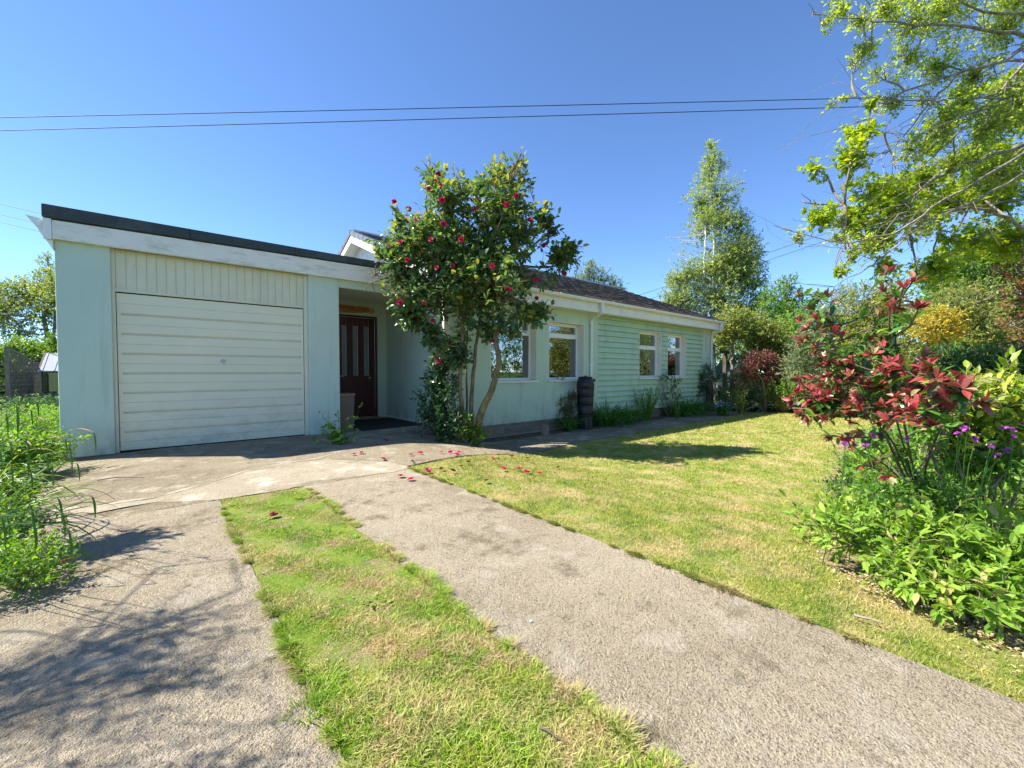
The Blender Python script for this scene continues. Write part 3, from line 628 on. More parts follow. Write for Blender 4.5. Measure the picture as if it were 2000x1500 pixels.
rf.prism([(XG0+.01, YE, ZE-.0), (XG0+.01, YR, ZR-.0), (XG0+.01, YR, ZR-.05), (XG0+.01, YE, ZE-.05)], (XG1-XG0-.02, 0, 0))
roof = part('roof', rf, 'tile')
rt = MB(); k = 26
for i in range(k):
    xa = XG0+(XG1-XG0)*i/k; L1 = (XG1-XG0)/k; a = np.linspace(-.2, np.pi+.2, 7); R_ = .12
    o1 = np.stack([np.full(7, xa+.003), YR-R_*1.1*np.cos(a), ZR-.03+R_*np.sin(a)], 1); o2 = o1.copy(); o2[:, 0] = xa+L1-.003; o2[:, 2] += .006
    rt.add(np.vstack([o1, o2]), [(q, q+1, q+8, q+7) for q in range(6)])
    if i == 0: rt.add(o1, [tuple(range(7))])
rt.obj('ridge_tiles', M['slate'], roof)
vg = MB(); kk = 15  # grey dry-verge caps up the gable end
for i in range(kk):
    ya = YE+(YR-YE)*i/kk; yb_ = YE+(YR-YE)*(i+1)/kk+.02; za = ZE+(ya-YE)*sl_; zb_ = ZE+(yb_-YE)*sl_
    vg.prism([(XG0-.05, ya, za+.062), (XG0-.05, yb_, zb_+.045), (XG0-.05, yb_, zb_-.06), (XG0-.05, ya, za-.085)], (.17, 0, 0))
    ya2, yb2 = 2*YR-ya, 2*YR-yb_
    vg.prism([(XG0-.05, ya2, za+.062), (XG0-.05, yb2, zb_+.045), (XG0-.05, yb2, zb_-.06), (XG0-.05, ya2, za-.085)], (.17, 0, 0))
vg.obj('verge_tiles', M['slate'], roof)
for sgn in (1, -1):
    bb = MB()
    f_ = lambda y: YR+(y-YR)*sgn
    for (x, dxx, t0, t1) in ((XG0-.03, .03, -.085, -.27), (XG0-.0, .28, -.24, -.255)):
        bb.prism([(x, f_(YE), ZE+t0), (x, f_(YR), ZR+t0), (x, f_(YR), ZR+t1), (x, f_(YE), ZE+t1)], (dxx, 0, 0))
    bb.prism([(XG1, f_(YE), ZE-.06), (XG1, f_(YR), ZR-.06), (XG1, f_(YR), ZR-.24), (XG1, f_(YE), ZE-.24)], (.03, 0, 0)); part('bargeboard', bb, 'white')
ge = MB(); nn_ = 12
for i in range(nn_):    # white boarded gable
    za = 2.75+i*.17; zb_ = za+.165; y0 = YE+(za-ZE+.25)/sl_
    if 2*YR-y0 < y0: break
    ge.prism([(XR, max(y0, YH), za), (XR, min(2*YR-y0, 15.2), za), (XR, 2*YR-(y0+.17/sl_), zb_), (XR, y0+.17/sl_, zb_)] , (.06, 0, 0))
part('gable_boarding', ge, 'white')
fs = MB(); fs.box(XG0, YE+.02, 2.585, XG1, YE+.045, 2.86); fs.box(XG0, YE+.045, 2.60, XG1, YH-.001, 2.615); part('eaves_fascia', fs, 'white', bevel=.003)
fsb = MB(); fsb.box(XG0, YE+.045, 2.615, XG0+.03, YH, 2.86); part('eaves_box_end', fsb, 'white'); fsb = MB(); fsb.box(XG1-.03, YE+.045, 2.615, XG1, YH+.2, 2.86); part('eaves_box_end', fsb, 'white')
gt = MB(); a = np.linspace(np.pi, 2*np.pi, 9); R_ = .062; yc = YE-.048; zc = 2.872
o1 = np.stack([np.full(9, XG0-.02), yc+R_*np.cos(a), zc+R_*1.05*np.sin(a)], 1); o2 = o1+np.array([XG1-XG0+.04, 0, 0]); i1 = o1*1.; i1[:, 1] = yc+(R_-.005)*np.cos(a); i1[:, 2] = zc+(R_-.005)*1.05*np.sin(a); i2 = i1+np.array([XG1-XG0+.04, 0, 0])
gt.add(np.vstack([o1, o2]), [(q, q+9, q+10, q+1) for q in range(8)]); gt.add(np.vstack([i1, i2]), [(q, q+1, q+10, q+9) for q in range(8)])
gt.box(XG0-.02, yc-R_-.003, zc-.004, XG1+.02, yc-R_+.006, zc+.006); gt.add(o1, [tuple(range(9))]); gt.add(o2, [tuple(range(9))[::-1]])
part('gutter', gt, 'upvc')
for x in np.arange(XG0+1.0, XG1, 1.95):
    jn = MB()
    a = np.linspace(np.pi, 2*np.pi, 9); r2 = R_+.008; q1 = np.stack([np.full(9, x-.03), yc+r2*np.cos(a), zc+r2*1.05*np.sin(a)], 1); q2 = q1+np.array([.06, 0, 0]); jn.add(np.vstack([q1, q2]), [(q, q+9, q+10, q+1) for q in range(8)]); jn.box(x-.03, yc-r2-.004, zc-.006, x+.03, yc-r2+.008, zc+.012); part('gutter_union', jn, 'upvc')
def downpipe(x, zlow, lean=0):
    d = MB(); xo = x-.0; d.tube([(xo, yc, zc-.05), (xo, yc, 2.62)], .040, 12); r_ = .034
    d.tube([(xo, yc, 2.66), (xo, yc, 2.60), (xo, yc+.03, 2.56), (xo, YH-.075, 2.44), (xo, YH-.045, 2.40), (xo, YH-.045, 2.30), (xo, YH-.045, zlow)], r_, 12)
    for z in (2.36, 1.25): d.tube([(xo, YH-.045, z-.03), (xo, YH-.045, z+.03)], .041, 12); d.box(xo-.06, YH-.04, z-.015, xo+.06, YH-.001, z+.015)
    part('downpipe', d, 'upvc', smooth=False)
xdp = float(onY(1155, 700, YH-.045)[0]); downpipe(xdp, .93); downpipe(float(onY(1390, 700, YH-.045)[0])-.02, -.25)
xq = float(onY(873, 700, YH-.06)[0]); cb_ = MB(); cb_.box(xq-.07, YH-.075, -.2, xq+.045, YH-.006, 2.585); part('corner_board', cb_, 'white', bevel=.004)
# ------------------------------------------------------------------ porch things
sg = MB(); sy = YD-.035; sxa, sxb = 2.72, 3.985; sz = 2.555
n = 40; tt = np.linspace(0, 2*np.pi, n, endpoint=False)
pp = [(sxa+(sxb-sxa)*(.5+.5*np.sign(math.cos(t))*abs(math.cos(t))**.75), sy, sz+(.085+.012*math.sin(3*t+1)+.01*math.sin(7*t))*np.sign(math.sin(t))*abs(math.sin(t))**.6-.012*math.cos(t)) for t in tt]
ns = thing('name_sign', 'varnished live edge timber house sign above the maroon front door', 'sign', ((sxa+sxb)/2, sy, sz))
sg.prism(pp, (0, .025, 0)); sg.obj('board', M['sign'], ns, bevel=.005)
cu = bpy.data.curves.new('lettering', 'FONT'); cu.body = 'WESTERLEIGH'; cu.size = .118; cu.extrude = .002; cu.align_x = 'RIGHT'; cu.align_y = 'CENTER'; cu.space_character = 1.08
to = bpy.data.objects.new('lettering_tmp', cu); COL.objects.link(to); bpy.context.view_layer.update()
dg = bpy.context.evaluated_depsgraph_get(); me = bpy.data.meshes.new_from_object(to.evaluated_get(dg)); bpy.data.objects.remove(to)
me.materials.clear(); me.materials.append(M['burn']); lo_ = bpy.data.objects.new('lettering', me); COL.objects.link(lo_); lo_.parent = ns
lo_.location = (3.84-(sxa+sxb)/2, -.004, .0); lo_.rotation_euler = (math.pi/2, 0, 0)
# planter box
pbx0, pbx1 = float(onY(652, 800, 7.85)[0]), float(onY(694, 800, 7.72)[0])
pt = thing('storage_box', 'brown plastic lidded box standing behind the garage pillar in the porch', 'box', (pbx0+.1, 7.9, 0))
m_ = MB(); m_.prism([(pbx0, 7.74, .001), (pbx1-.02, 7.74, .001), (pbx1-.005, 7.73, .66), (pbx0, 7.73, .66)], (0, .38, 0)); m_.obj('body', M['brownp'], pt, bevel=.01)
m_ = MB(); m_.box(pbx0-.01, 7.715, .661, pbx1+.008, 8.13, .70); m_.obj('lid', paint('tan_plastic', (.26, .17, .10), .5, .1), pt, bevel=.01)
# door mat
mt = MB(); q = [onZ(*p, .012) for p in [(698, 818), (768, 814), (812, 834), (812, 843), (738, 857), (697, 850)]]
q = [np.array((2.62, 9.35, .006)), np.array((4.18, 9.35, .006)), np.array((4.18, 7.78, .006)), np.array((2.86, 7.62, .006)), np.array((2.86, 8.3, .006)), np.array((2.62, 8.3, .006))]
mt.prism(q, (0, 0, .014)); tag(mt.obj('door_mat', M['rubber'], None, (3.3, 8.5, 0), bevel=.004), 'dark ribbed rubber mat covering the porch floor before the front door', 'mat')
# wall lantern on return wall
lp = onX(821, 612, XR); wl = thing('wall_lantern', 'small black lantern on the shaded porch side wall behind the camellia', 'lamp', lp)
m_ = MB(); m_.box(XR-.015, lp[1]-.04, lp[2]-.05, XR-.001, lp[1]+.04, lp[2]+.09); m_.tube([(XR-.01, lp[1], lp[2]+.05), (XR-.06, lp[1], lp[2]+.08), (XR-.09, lp[1], lp[2]+.03)], .008, 8); m_.obj('bracket', M['blackp'], wl)
m_ = MB(); m_.lathe([(.005, .04), (.05, .02), (.055, .0), (.04, -.10), (.02, -.115), (.003, -.12)], (XR-.09, lp[1], lp[2]), 12); m_.obj('lamp_shade', M['blackp'], wl)
# ------------------------------------------------------------------ water butt
xb_, yb_ = float(onY(1143, 800, 6.58)[0]), 6.58; gz_ = float(G(xb_, yb_)); wb = thing('water_butt', 'black plastic water butt on a stand under the white downpipe', 'water butt', (xb_, yb_, gz_))
z0 = gz_+.36; zt = .98+.0
hh = zt-z0
m_ = MB(); R_ = .215
m_.lathe([(0, 0), (.175, 0), (.18, .03*hh), (.190, .235*hh), (.187, .24*hh), (.191, .245*hh), (.201, .465*hh), (.198, .47*hh), (.202, .475*hh), (.211, .685*hh), (.208, .69*hh), (.214, .695*hh), (.215, .80*hh), (.20, .89*hh), (.165, .96*hh), (.15, .975*hh), (0, .976*hh)], (xb_, yb_, z0)); m_.obj('barrel', M['blackp'], wb, smooth=True)
m_ = MB(); m_.lathe([(0, .985*hh), (.165, .975*hh), (.168, .955*hh), (.17, .99*hh), (.15, 1.0*hh), (.03, 1.01*hh), (.025, 1.03*hh), (0, 1.032*hh)], (xb_, yb_, z0)); m_.obj('lid', M['blackp'], wb, smooth=True)
m_ = MB(); m_.tube([(xb_+.13, yb_, zt-.10), (xb_+.28, yb_-.04, zt-.09)], [.03, .022], 10); m_.tube([(xb_+.27, yb_-.04, zt-.09), (xb_+.30, yb_-.045, zt-.09)], .035, 10); m_.obj('inlet_connector', M['blackp'], wb)
m_ = MB()
for i in range(10):
    a0_, a1_ = i*np.pi/5+.04, (i+1)*np.pi/5-.04
    pr = [(xb_+.19*math.cos(t), yb_+.19*math.sin(t), gz_) for t in (a0_, a1_)]+[(xb_+.17*math.cos(t), yb_+.17*math.sin(t), z0-.03) for t in (a1_, a0_)]
    m_.prism(pr, (-.03*math.cos((a0_+a1_)/2), -.03*math.sin((a0_+a1_)/2), 0))
m_.lathe([(0, -.035), (.19, -.035), (.2, -.02), (.2, 0), (0, 0)], (xb_, yb_, z0)); m_.obj('stand', M['blackp'], wb)
m_ = MB(); m_.tube([(xb_+.05, yb_-.18, z0+.06), (xb_+.06, yb_-.25, z0+.06), (xb_+.06, yb_-.26, z0+.03)], .013, 8); m_.tube([(xb_+.055, yb_-.215, z0+.06), (xb_+.055, yb_-.215, z0+.1)], .008, 8); m_.obj('tap', M['blackp'], wb)

# ------------------------------------------------------------------ camellia
def pth(pts, d, dz=0): return np.array([at(x, y, d+(o if (o := (rest[0] if rest else 0)) else 0)) for x, y, *rest in pts])
cb = onG(916, 870); DC = depth(cb)
cam_ = thing('camellia', 'tall multi-stemmed camellia with glossy dark leaves and red flowers in front of the bungalow', 'camellia', cb)
tm = MB(); stems = []
for pts, r0, r1 in (([(906, 872), (903, 800, -.1), (897, 745, -.15), (903, 690, -.1), (905, 620), (885, 545), (860, 470)], .036, .015),
                    ([(917, 874), (920, 805), (924, 745, .1), (928, 690, .12), (941, 600, .1), (955, 530), (965, 440)], .040, .011),
                    ([(926, 874), (938, 803, -.1), (962, 762, -.2), (976, 705, -.2), (967, 655, -.15), (985, 590), (1020, 520)], .062, .022),
                    ([(912, 872), (912, 780, .2), (910, 700, .3), (915, 620, .3), (930, 560, .3)], .020, .010)):
    p = pth(pts, DC); tt = np.linspace(0, len(p)-1, 22); p = np.stack([np.interp(tt, range(len(p)), p[:, i]) for i in range(3)], 1)
    k_ = np.array([.25, .5, .25]); p[1:-1] = sum(k_[j]*p[j:len(p)-2+j] for j in range(3)); p += rng.normal(size=p.shape)*.006
    p[0, 2] = float(G(p[0, 0], p[0, 1]))-.05; tm.tube(p, np.linspace(r0*1.15, r1, 22), 10); stems.append(p[8:])
crown = [(880, 395, 55), (985, 405, 62), (805, 480, 58), (870, 465, 72), (960, 480, 78), (1040, 470, 50), (765, 545, 42), (728, 540, 30), (810, 560, 55), (880, 560, 68), (965, 560, 70), (1035, 545, 42), (1098, 505, 26), (1075, 520, 28), (925, 605, 45), (850, 615, 35), (1010, 605, 40), (848, 350, 28), (995, 350, 36), (940, 360, 22), (835, 335, 10), (966, 335, 12), (1018, 320, 10), (1018, 300, 6), (885, 345, 18), (1062, 425, 24), (780, 430, 22), (980, 630, 28), (845, 655, 18), (862, 668, 28), (885, 700, 22), (850, 695, 20), (900, 660, 20), (955, 655, 16), (1000, 650, 16), (1030, 590, 20), (720, 555, 26), (745, 520, 28), (755, 575, 24), (770, 500, 30), (800, 610, 24), (790, 530, 40), (880, 640, 24), (960, 640, 22), (1060, 610, 18), (1075, 450, 22), (900, 520, 60)]
cbl = []
for i, (x, y, r) in enumerate(crown):
    for dd in ([-.45, .35] if r > 50 else [random.uniform(-.35, .35)]): cbl.append(B(x, y, r, DC+dd-.15))
rejwall = lambda p: (p[:, 1] > YH-.12) & (p[:, 2] < 3.0) | ((p[:, 1] > YE-.15) & (p[:, 2] < 3.3) & (p[:, 0] > XG0-.1)) | ((p[:, 1] > YF-.1) & (p[:, 2] < 3.2)) | ((p[:, 1] > YE) & (p[:, 2]-2.95 < (p[:, 1]-YE)*sl_))
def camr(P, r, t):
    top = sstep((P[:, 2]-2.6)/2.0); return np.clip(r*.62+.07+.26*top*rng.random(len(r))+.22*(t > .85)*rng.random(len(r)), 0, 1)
lm = MB(); limbs(tm, np.vstack(stems), cbl, .022, 5, bend=.09)
left_ = [B(x, y, r, DC-.2) for x, y, r in ((720, 552, 24), (735, 535, 24), (755, 575, 26), (775, 600, 26), (805, 625, 24), (745, 505, 22), (840, 650, 20), (708, 545, 14), (1045, 612, 20), (1100, 500, 22), (1115, 480, 12))]
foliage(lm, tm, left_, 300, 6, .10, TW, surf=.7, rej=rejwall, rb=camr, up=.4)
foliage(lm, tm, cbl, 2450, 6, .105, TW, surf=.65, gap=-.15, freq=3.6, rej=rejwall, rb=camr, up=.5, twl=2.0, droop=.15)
for x, y, ln_ in ((1017, 290, 42), (838, 305, 40), (966, 308, 35), (885, 318, 30), (1120, 478, 30), (1128, 505, 25), (1068, 400, 26), (770, 392, 30), (1035, 350, 24)):
    a_ = at(x, y, DC-.1); b_ = at(x+random.uniform(-8, 8)+(12 if x < 800 else -6 if x > 1100 else 0), y+ln_*1.8, DC-.1); n_ = 15; t_ = rng.random(n_)[:, None]*.9
    tm.tube(curve(b_, a_, .04, 5), np.linspace(.008, .003, 5), 5); P_ = a_+(b_-a_)*t_; leaves(lm, P_, nrm(unit(n_)+np.array([0, 0, .5])), nrm(unit(n_)*.5+np.array([0, 0, 1])), .07, T8, np.clip(.55+.3*rng.random(n_), 0, 1))
lm.obj('foliage', L['cam'], cam_); 
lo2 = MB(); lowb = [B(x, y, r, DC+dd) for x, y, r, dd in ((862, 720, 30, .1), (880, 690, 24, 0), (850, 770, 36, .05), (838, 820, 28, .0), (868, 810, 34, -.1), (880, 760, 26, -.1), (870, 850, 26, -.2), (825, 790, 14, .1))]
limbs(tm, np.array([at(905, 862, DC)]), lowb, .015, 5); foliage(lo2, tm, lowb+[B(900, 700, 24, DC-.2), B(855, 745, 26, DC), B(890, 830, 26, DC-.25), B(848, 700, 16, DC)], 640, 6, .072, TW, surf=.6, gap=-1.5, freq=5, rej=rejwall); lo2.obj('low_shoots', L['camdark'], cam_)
tm.obj('trunk', M['cambark'], cam_, smooth=True)
def flower_mesh(name, mat, R_=.05, flat=.6):
    mb = MB()
    for ring, (n_, el, s_) in enumerate(((7, .15, 1.), (7, .55, .85), (6, 1.0, .62), (4, 1.35, .4))):
        a = np.arange(n_)*2*np.pi/n_+ring*.5+.1*rng.normal(size=n_); d = np.stack([np.cos(a)*math.cos(el), np.sin(a)*math.cos(el), np.full(n_, math.sin(el)*flat)], 1)
        leaves(mb, np.zeros((n_, 3))+.1*R_*d, d, np.array([0, 0, 1.])-.6*d, R_*s_*(.9+.25*rng.random(n_)), TR)
    return mb.obj(name, mat)
flo = [(770, 394), (857, 340), (851, 352), (861, 361), (837, 368), (863, 391), (798, 408), (812, 430), (927, 407), (841, 468), (760, 481), (853, 523), (992, 565), (1035, 429), (1120, 477), (1102, 534), (826, 644), (856, 706), (963, 665), (781, 591), (782, 473), (866, 437), (1047, 546), (884, 519), (900, 468), (795, 508), (961, 520), (1048, 582), (828, 592), (1008, 382), (989, 400), (1062, 479), (845, 626)]
f0 = None
for x, y in flo:
    r_ = ray(x, y); dmin = 99
    for c, R, _ in cbl+lowb:
        oc = CAM-c; A = r_@r_; Bq = r_@oc; Cq = oc@oc-(R*.95)**2; D = Bq*Bq-A*Cq
        if D > 0: dmin = min(dmin, (-Bq-math.sqrt(D))/A)
    if dmin > 20: dmin = DC-.1
    p = at(x, y, dmin-.02)
    if f0 is None: f0 = flower_mesh('flower', L['rose']); fo = f0
    else: fo = f0.copy(); COL.objects.link(fo)
    fo.parent = cam_; fo.location = Vector(p)-cam_.location; nrmv = Vector(CAM-p)+Vector(unit(1)[0])*3+Vector((-1, 1, 2)); fo.rotation_euler = nrmv.to_track_quat('Z', 'Y').to_euler(); s_ = random.uniform(.55, .95); fo.scale = (s_,)*3
# fallen blossoms
fall = [(691, 892, 0), (706, 889, 0), (749, 902, 0), (803, 893, 0), (821, 889, 0), (862, 888, 0), (880, 887, 0), (892, 892, 0), (897, 888, 0), (783, 936, 0), (802, 942, 0), (836, 925, 0), (983, 921, 0), (1029, 927, 0), (963, 901, 0), (1054, 929, 0), (755, 864, 0), (129, 1108, 0), (1014, 921, 0), (806, 907, 1), (901, 916, 1), (915, 908, 1), (1000, 895, 1), (950, 945, 1), (862, 921, 1), (1090, 918, 1), (535, 1014, 1), (885, 925, 1), (1030, 899, 1)]
names = ['fallen red blossom on the shaded apron nearest the garage pillar', 'crimson blossom lying just right of another on the shaded apron by the pillar', 'large fallen red blossom alone on the sunlit apron edge', 'flat red blossom on the apron left of a brighter one', 'bright red blossom on the apron right of a flatter one', 'small red blossom below the camellia, left of a group of three', 'largest blossom in the group under the camellia base', 'flattened petals lowest in the group under the camellia base', 'blossom at the right end of the group under the camellia base', 'dark crimson blossom on the driveway at the lawn corner', 'pink-red blossom on the driveway just below the lawn corner', 'red blossom on the lawn tip beside the driveway', 'crimson blossom on the lawn left of the largest lawn blossom', 'largest red blossom on the lawn below the camellia', 'pale red blossom on the lawn by the concrete edge', 'small red blossom rightmost on the lawn', 'single red blossom on the apron below the door mat', 'lone pink petal heap on the left driveway strip', 'small petals touching the largest lawn blossom',
 'brown withered blossom on the apron above the lawn tip', 'withered blossom on the lawn edge left of the camellia base', 'brown blossom at the concrete edge in front of the camellia', 'brown blossom on the grass below the low green bush', 'withered blossom farthest down the lawn from the camellia', 'small withered blossom on the lawn tip', 'brown blossom at the right end of the scattered blossoms', 'brown blossom on the mossy centre strip', 'withered blossom between red ones on the lawn tip', 'brown blossom near the path edge right of the camellia']
fm = {}
for (x, y, k), lb in zip(fall, names):
    p = onG(x, y); p[2] += .035
    if k not in fm: o = flower_mesh('fallen_blossom', L['wilt' if k else 'fallen'], .048 if not k else .042, .9); fm[k] = o
    else: o = fm[k].copy(); COL.objects.link(o)
    o.location = p; s_ = random.uniform(.6, .8)*(1.25 if 'largest' in lb or 'large' in lb else .8 if 'small' in lb else 1); o.scale = (s_, s_, s_*.85); o.rotation_euler = (random.uniform(-.4, .4), random.uniform(-.4, .4), random.uniform(0, 6))
    tag(o, lb, 'blossom', 'fallen camellia blossoms')
# ------------------------------------------------------------------ plants against the house
def P0(x, y): return onG(x, y)
b = P0(915, 872); plant('low_bush', 'bright green low bush at the foot of the camellia', 'bush', b, [B(x, y, r, DC-.15) for x, y, r in ((885, 848, 24), (912, 835, 26), (935, 845, 24), (905, 865, 16), (930, 862, 16), (870, 862, 12))], 150, 7, .075, 'bright', T=T8, surf=.7)
b = P0(1078, 838); DW = 6.45
d_ = depth(b)
plant('climbing_shrub', 'thin rust and green shrub growing up the wall left of the water butt', 'shrub', b, [B(x, y, r, d_-.02) for x, y, r in ((1090, 735, 17), (1080, 765, 17), (1092, 790, 20), (1072, 800, 14), (1105, 800, 16), (1120, 775, 10), (1135, 795, 12), (1075, 820, 12), (1100, 825, 12), (1065, 815, 8))], 300, 6, .05, 'blush', T=T4, surf=.6, r0=.015, rej=lambda p: p[:, 1] > YH-.06)
m_ = MB(); p_ = P0(1072, 852)
m_.tube([p_+np.array([0, .12, -.03]), p_+np.array([0, .12, .12]), p_+np.array([.01, .12, .24])], [.10, .085, .08], 12); tag(m_.obj('tree_stump', M['wood'], None, p_), 'short sawn stump at the foot of the wall left of the water butt', 'stump')
def on_wall(px, y=6.72): p = onY(px, 800, y); return np.array([p[0], y, float(G(p[0], y))])
grassy('day_lily', 'day lily clump with arching dark leaves just left of the water butt stand', 'plant', on_wall(1112, 6.62), 110, .55, .02, 'lily', .12, .7, 1.5, 'day lilies along the wall')
grassy('day_lily', 'large day lily clump immediately right of the water butt', 'plant', on_wall(1183, 6.62), 300, .80, .024, 'lily', .25, .8, 1.5, 'day lilies along the wall')
grassy('day_lily', 'day lily clump right of the largest one, before the feathery fennel', 'plant', on_wall(1222, 6.62), 220, .66, .022, 'lily', .22, .8, 1.5, 'day lilies along the wall')
grassy('day_lily', 'day lily clump below the far pair of windows', 'plant', on_wall(1325, 6.60), 320, .68, .022, 'lily', .3, .8, 1.5, 'day lilies along the wall')
grassy('day_lily', 'far day lily clump beside the stumpy dark corner shrub', 'plant', on_wall(1352, 6.55), 320, .72, .024, 'lily', .3, .8, 1.5, 'day lilies along the wall')
def upright(name, label, cat, base, n, h, spread, leaf, per, lmat, smat='bark', T=T4, flower=None, fsize=.05):
    th = thing(name, label, cat, base); sm = MB(); lm = MB(); base = np.asarray(base, float); fl = MB()
    for _ in range(n):
        a = random.uniform(0, 6.28); q = random.random()**.5; hh_ = h*random.uniform(.65, 1.05)
        tip = base+np.array([math.cos(a)*spread*q, math.sin(a)*spread*q, hh_]); b0 = base+np.array([math.cos(a)*.08*q, math.sin(a)*.08*q, -.01]); c = curve(b0, tip, .05, 6)
        sm.tube(c, np.linspace(.006, .002, 6), 4, cap=False); t = rng.random(per)**.8*.85+.15; P = np.stack([np.interp(t*5, range(6), c[:, i]) for i in range(3)], 1)
        leaves(lm, P, nrm(unit(per)+np.array([0, 0, .4])), nrm(unit(per)*.5+np.array([0, 0, 1.])), leaf*(.6+.8*rng.random(per)), T)
        if flower: leaves(fl, np.tile(tip, (flower, 1))+unit(flower)*fsize*.4, unit(flower), unit(flower), fsize, TR)
    sm.obj('stems', M[smat] if smat in M else L[smat], th); lm.obj('foliage', L[lmat], th)
    if flower: fl.obj('flowers', L['blue'], th)
    return th
upright('fennel', 'feathery light green fennel in front of the boards between lilies', 'plant', on_wall(1262, 6.6), 60, .95, .42, .045, 26, 'bright', 'lily')
rb_ = on_wall(1305, 6.7); rd = depth(rb_)
plant('rose_bush', 'thin dark rose growing in front of the far pair of windows', 'rose', rb_, [B(x, y, r, rd) for x, y, r in ((1303, 735, 13), (1318, 745, 12), (1312, 760, 13), (1325, 775, 12), (1300, 775, 10), (1316, 722, 7), (1290, 740, 8))], 110, 6, .055, 'dark', T=T4, surf=.7, r0=.012, rej=lambda p: p[:, 1] > YH-.04)
upright('flower_spikes', 'pale flower spikes rising at the path edge below the far windows', 'plant', P0(1330, 822)+np.array([0, .15, 0]), 9, .7, .2, .035, 22, 'olive', 'lily')
sb = P0(1386, 803); sd = depth(sb)
m_ = MB(); cs = thing('corner_shrub', 'dark bare-looking shrub on a thick pruned trunk at the far house corner', 'shrub', sb)
m_.tube([sb-np.array([0, 0, .05]), sb+np.array([0, 0, .35]), sb+np.array([-.02, 0, .75]), sb+np.array([.0, .02, 1.1])], [.16, .13, .12, .09], 10)
lm = MB(); bl = [B(x, y, r, sd-.1) for x, y, r in ((1370, 735, 18), (1385, 720, 16), (1365, 755, 16), (1395, 740, 16), (1358, 770, 10), (1380, 760, 14))]
limbs(m_, sb[None]+np.array([0, 0, .9]), bl, .03, 9); foliage(lm, m_, bl, 330, 5, .06, T4, surf=.7); lm.obj('foliage', L['dark'], cs); m_.obj('trunk', M['post'], cs, smooth=True)
upright('bluebell_clump', 'clump of blue-violet bluebells at the far end of the path', 'flowers', P0(1413, 812), 40, .42, .30, .12, 5, 'lily', 'lily', flower=4, fsize=.045)
upright('golden_sapling', 'young yellow-green leafy plant beside the bluebells', 'plant', P0(1446, 808), 16, .75, .3, .1, 22, 'varieg', 'bark', T8)
# porch weed
wp_ = onG(662, 868); th = thing('pillar_weed', 'green round-leaved weed with thin flower stems at the foot of the porch pillar', 'weed', wp_); lm = MB(); sm = MB(); dd_ = depth(wp_)
for i in range(70):
    x, y = random.gauss(660, 17), random.gauss(852, 11)
    if y > 872: continue
    p = at(x, y, dd_+random.uniform(-.15, .05)); p[2] = max(p[2], .03); sm.tube(curve(wp_+np.array([random.gauss(0, .03), random.gauss(0, .03), 0]), p, .08, 4), .003, 3); leaves(lm, p[None], nrm(unit(1)+np.array([[0, 0, .2]])), nrm(unit(1)*.4+np.array([[-.2, -.5, 1]])), .065, TR)
for x, y in ((628, 803), (640, 812), (702, 792), (690, 815), (660, 800), (733, 880), (640, 830)):
    p = at(x, y, dd_-.05); c = curve(wp_, p, .06, 8); sm.tube(c, np.linspace(.004, .0015, 8), 4); k_ = 9
    P = c[rng.integers(3, 8, k_)]+.02*rng.normal(size=(k_, 3)); leaves(lm, P, unit(k_), unit(k_), .035, TR)
lm.obj('foliage', L['bright'], th); sm.obj('stems', L['lily'], th)
# ------------------------------------------------------------------ photinia, close on the right
phb = at(1840, 900, 3.0); phb[2] = float(G(phb[0], phb[1])); ph = thing('photinia', 'large photinia shrub with red young leaf rosettes at the right of the lawn', 'shrub', phb)
tips = [(1564, 577), (1616, 577), (1561, 625), (1584, 603), (1623, 593), (1600, 570), (1575, 640), (1596, 622), (1733, 528), (1785, 547), (1724, 567), (1750, 570), (1765, 560), (1717, 612), (1750, 616), (1795, 600), (1738, 600), (1577, 661), (1590, 677), (1565, 666), (1610, 700), (1724, 677), (1746, 677), (1662, 707), (1733, 710), (1701, 690), (1558, 739), (1584, 739), (1558, 765), (1587, 767), (1603, 752), (1662, 733), (1707, 736), (1743, 733), (1668, 785), (1659, 801), (1603, 794), (1753, 775), (1782, 768), (1883, 759), (1866, 790), (1918, 788), (1714, 823), (1545, 781), (1561, 811), (1625, 855), (1648, 862), (1665, 870), (1738, 932), (1690, 760), (1640, 770), (1625, 730), (1690, 720), (1765, 700), (1640, 690), (1680, 800), (1720, 790), (1770, 740), (1800, 730), (1700, 660)]+[(random.uniform(1565, 1830), random.uniform(690, 830)) for _ in range(85)]
rl = MB(); gl2 = MB(); sm = MB(); hub = []
def pd(x): return 2.45-.95*sstep((x-1600)/330.)
for st, r_ in (([(1790, 950), (1770, 850), (1752, 740), (1748, 640), (1738, 545)], .010), ([(1770, 940), (1720, 830), (1680, 740), (1640, 650), (1600, 585)], .011), ([(1780, 945), (1740, 850), (1680, 800), (1610, 790)], .009), ([(1800, 930), (1830, 850), (1855, 800), (1880, 765)], .009), ([(1775, 950), (1720, 900), (1660, 870)], .007), ([(1785, 950), (1765, 870), (1745, 800), (1735, 700)], .009)):
    p = np.array([at(x, y, float(pd(x))+(2.95-float(pd(x)))*float(sstep((y-730)/200.))) for x, y in st]); p = np.vstack([phb[None], p]); t_ = np.linspace(0, len(p)-1, 14); p = np.stack([np.interp(t_, range(len(p)), p[:, i]) for i in range(3)], 1)
    p[1:-1] = (p[:-2]+2*p[1:-1]+p[2:])/4; sm.tube(p, np.linspace(r_*.8, .004, 14), 7); hub.append(p[4:])
hub = np.vstack(hub)
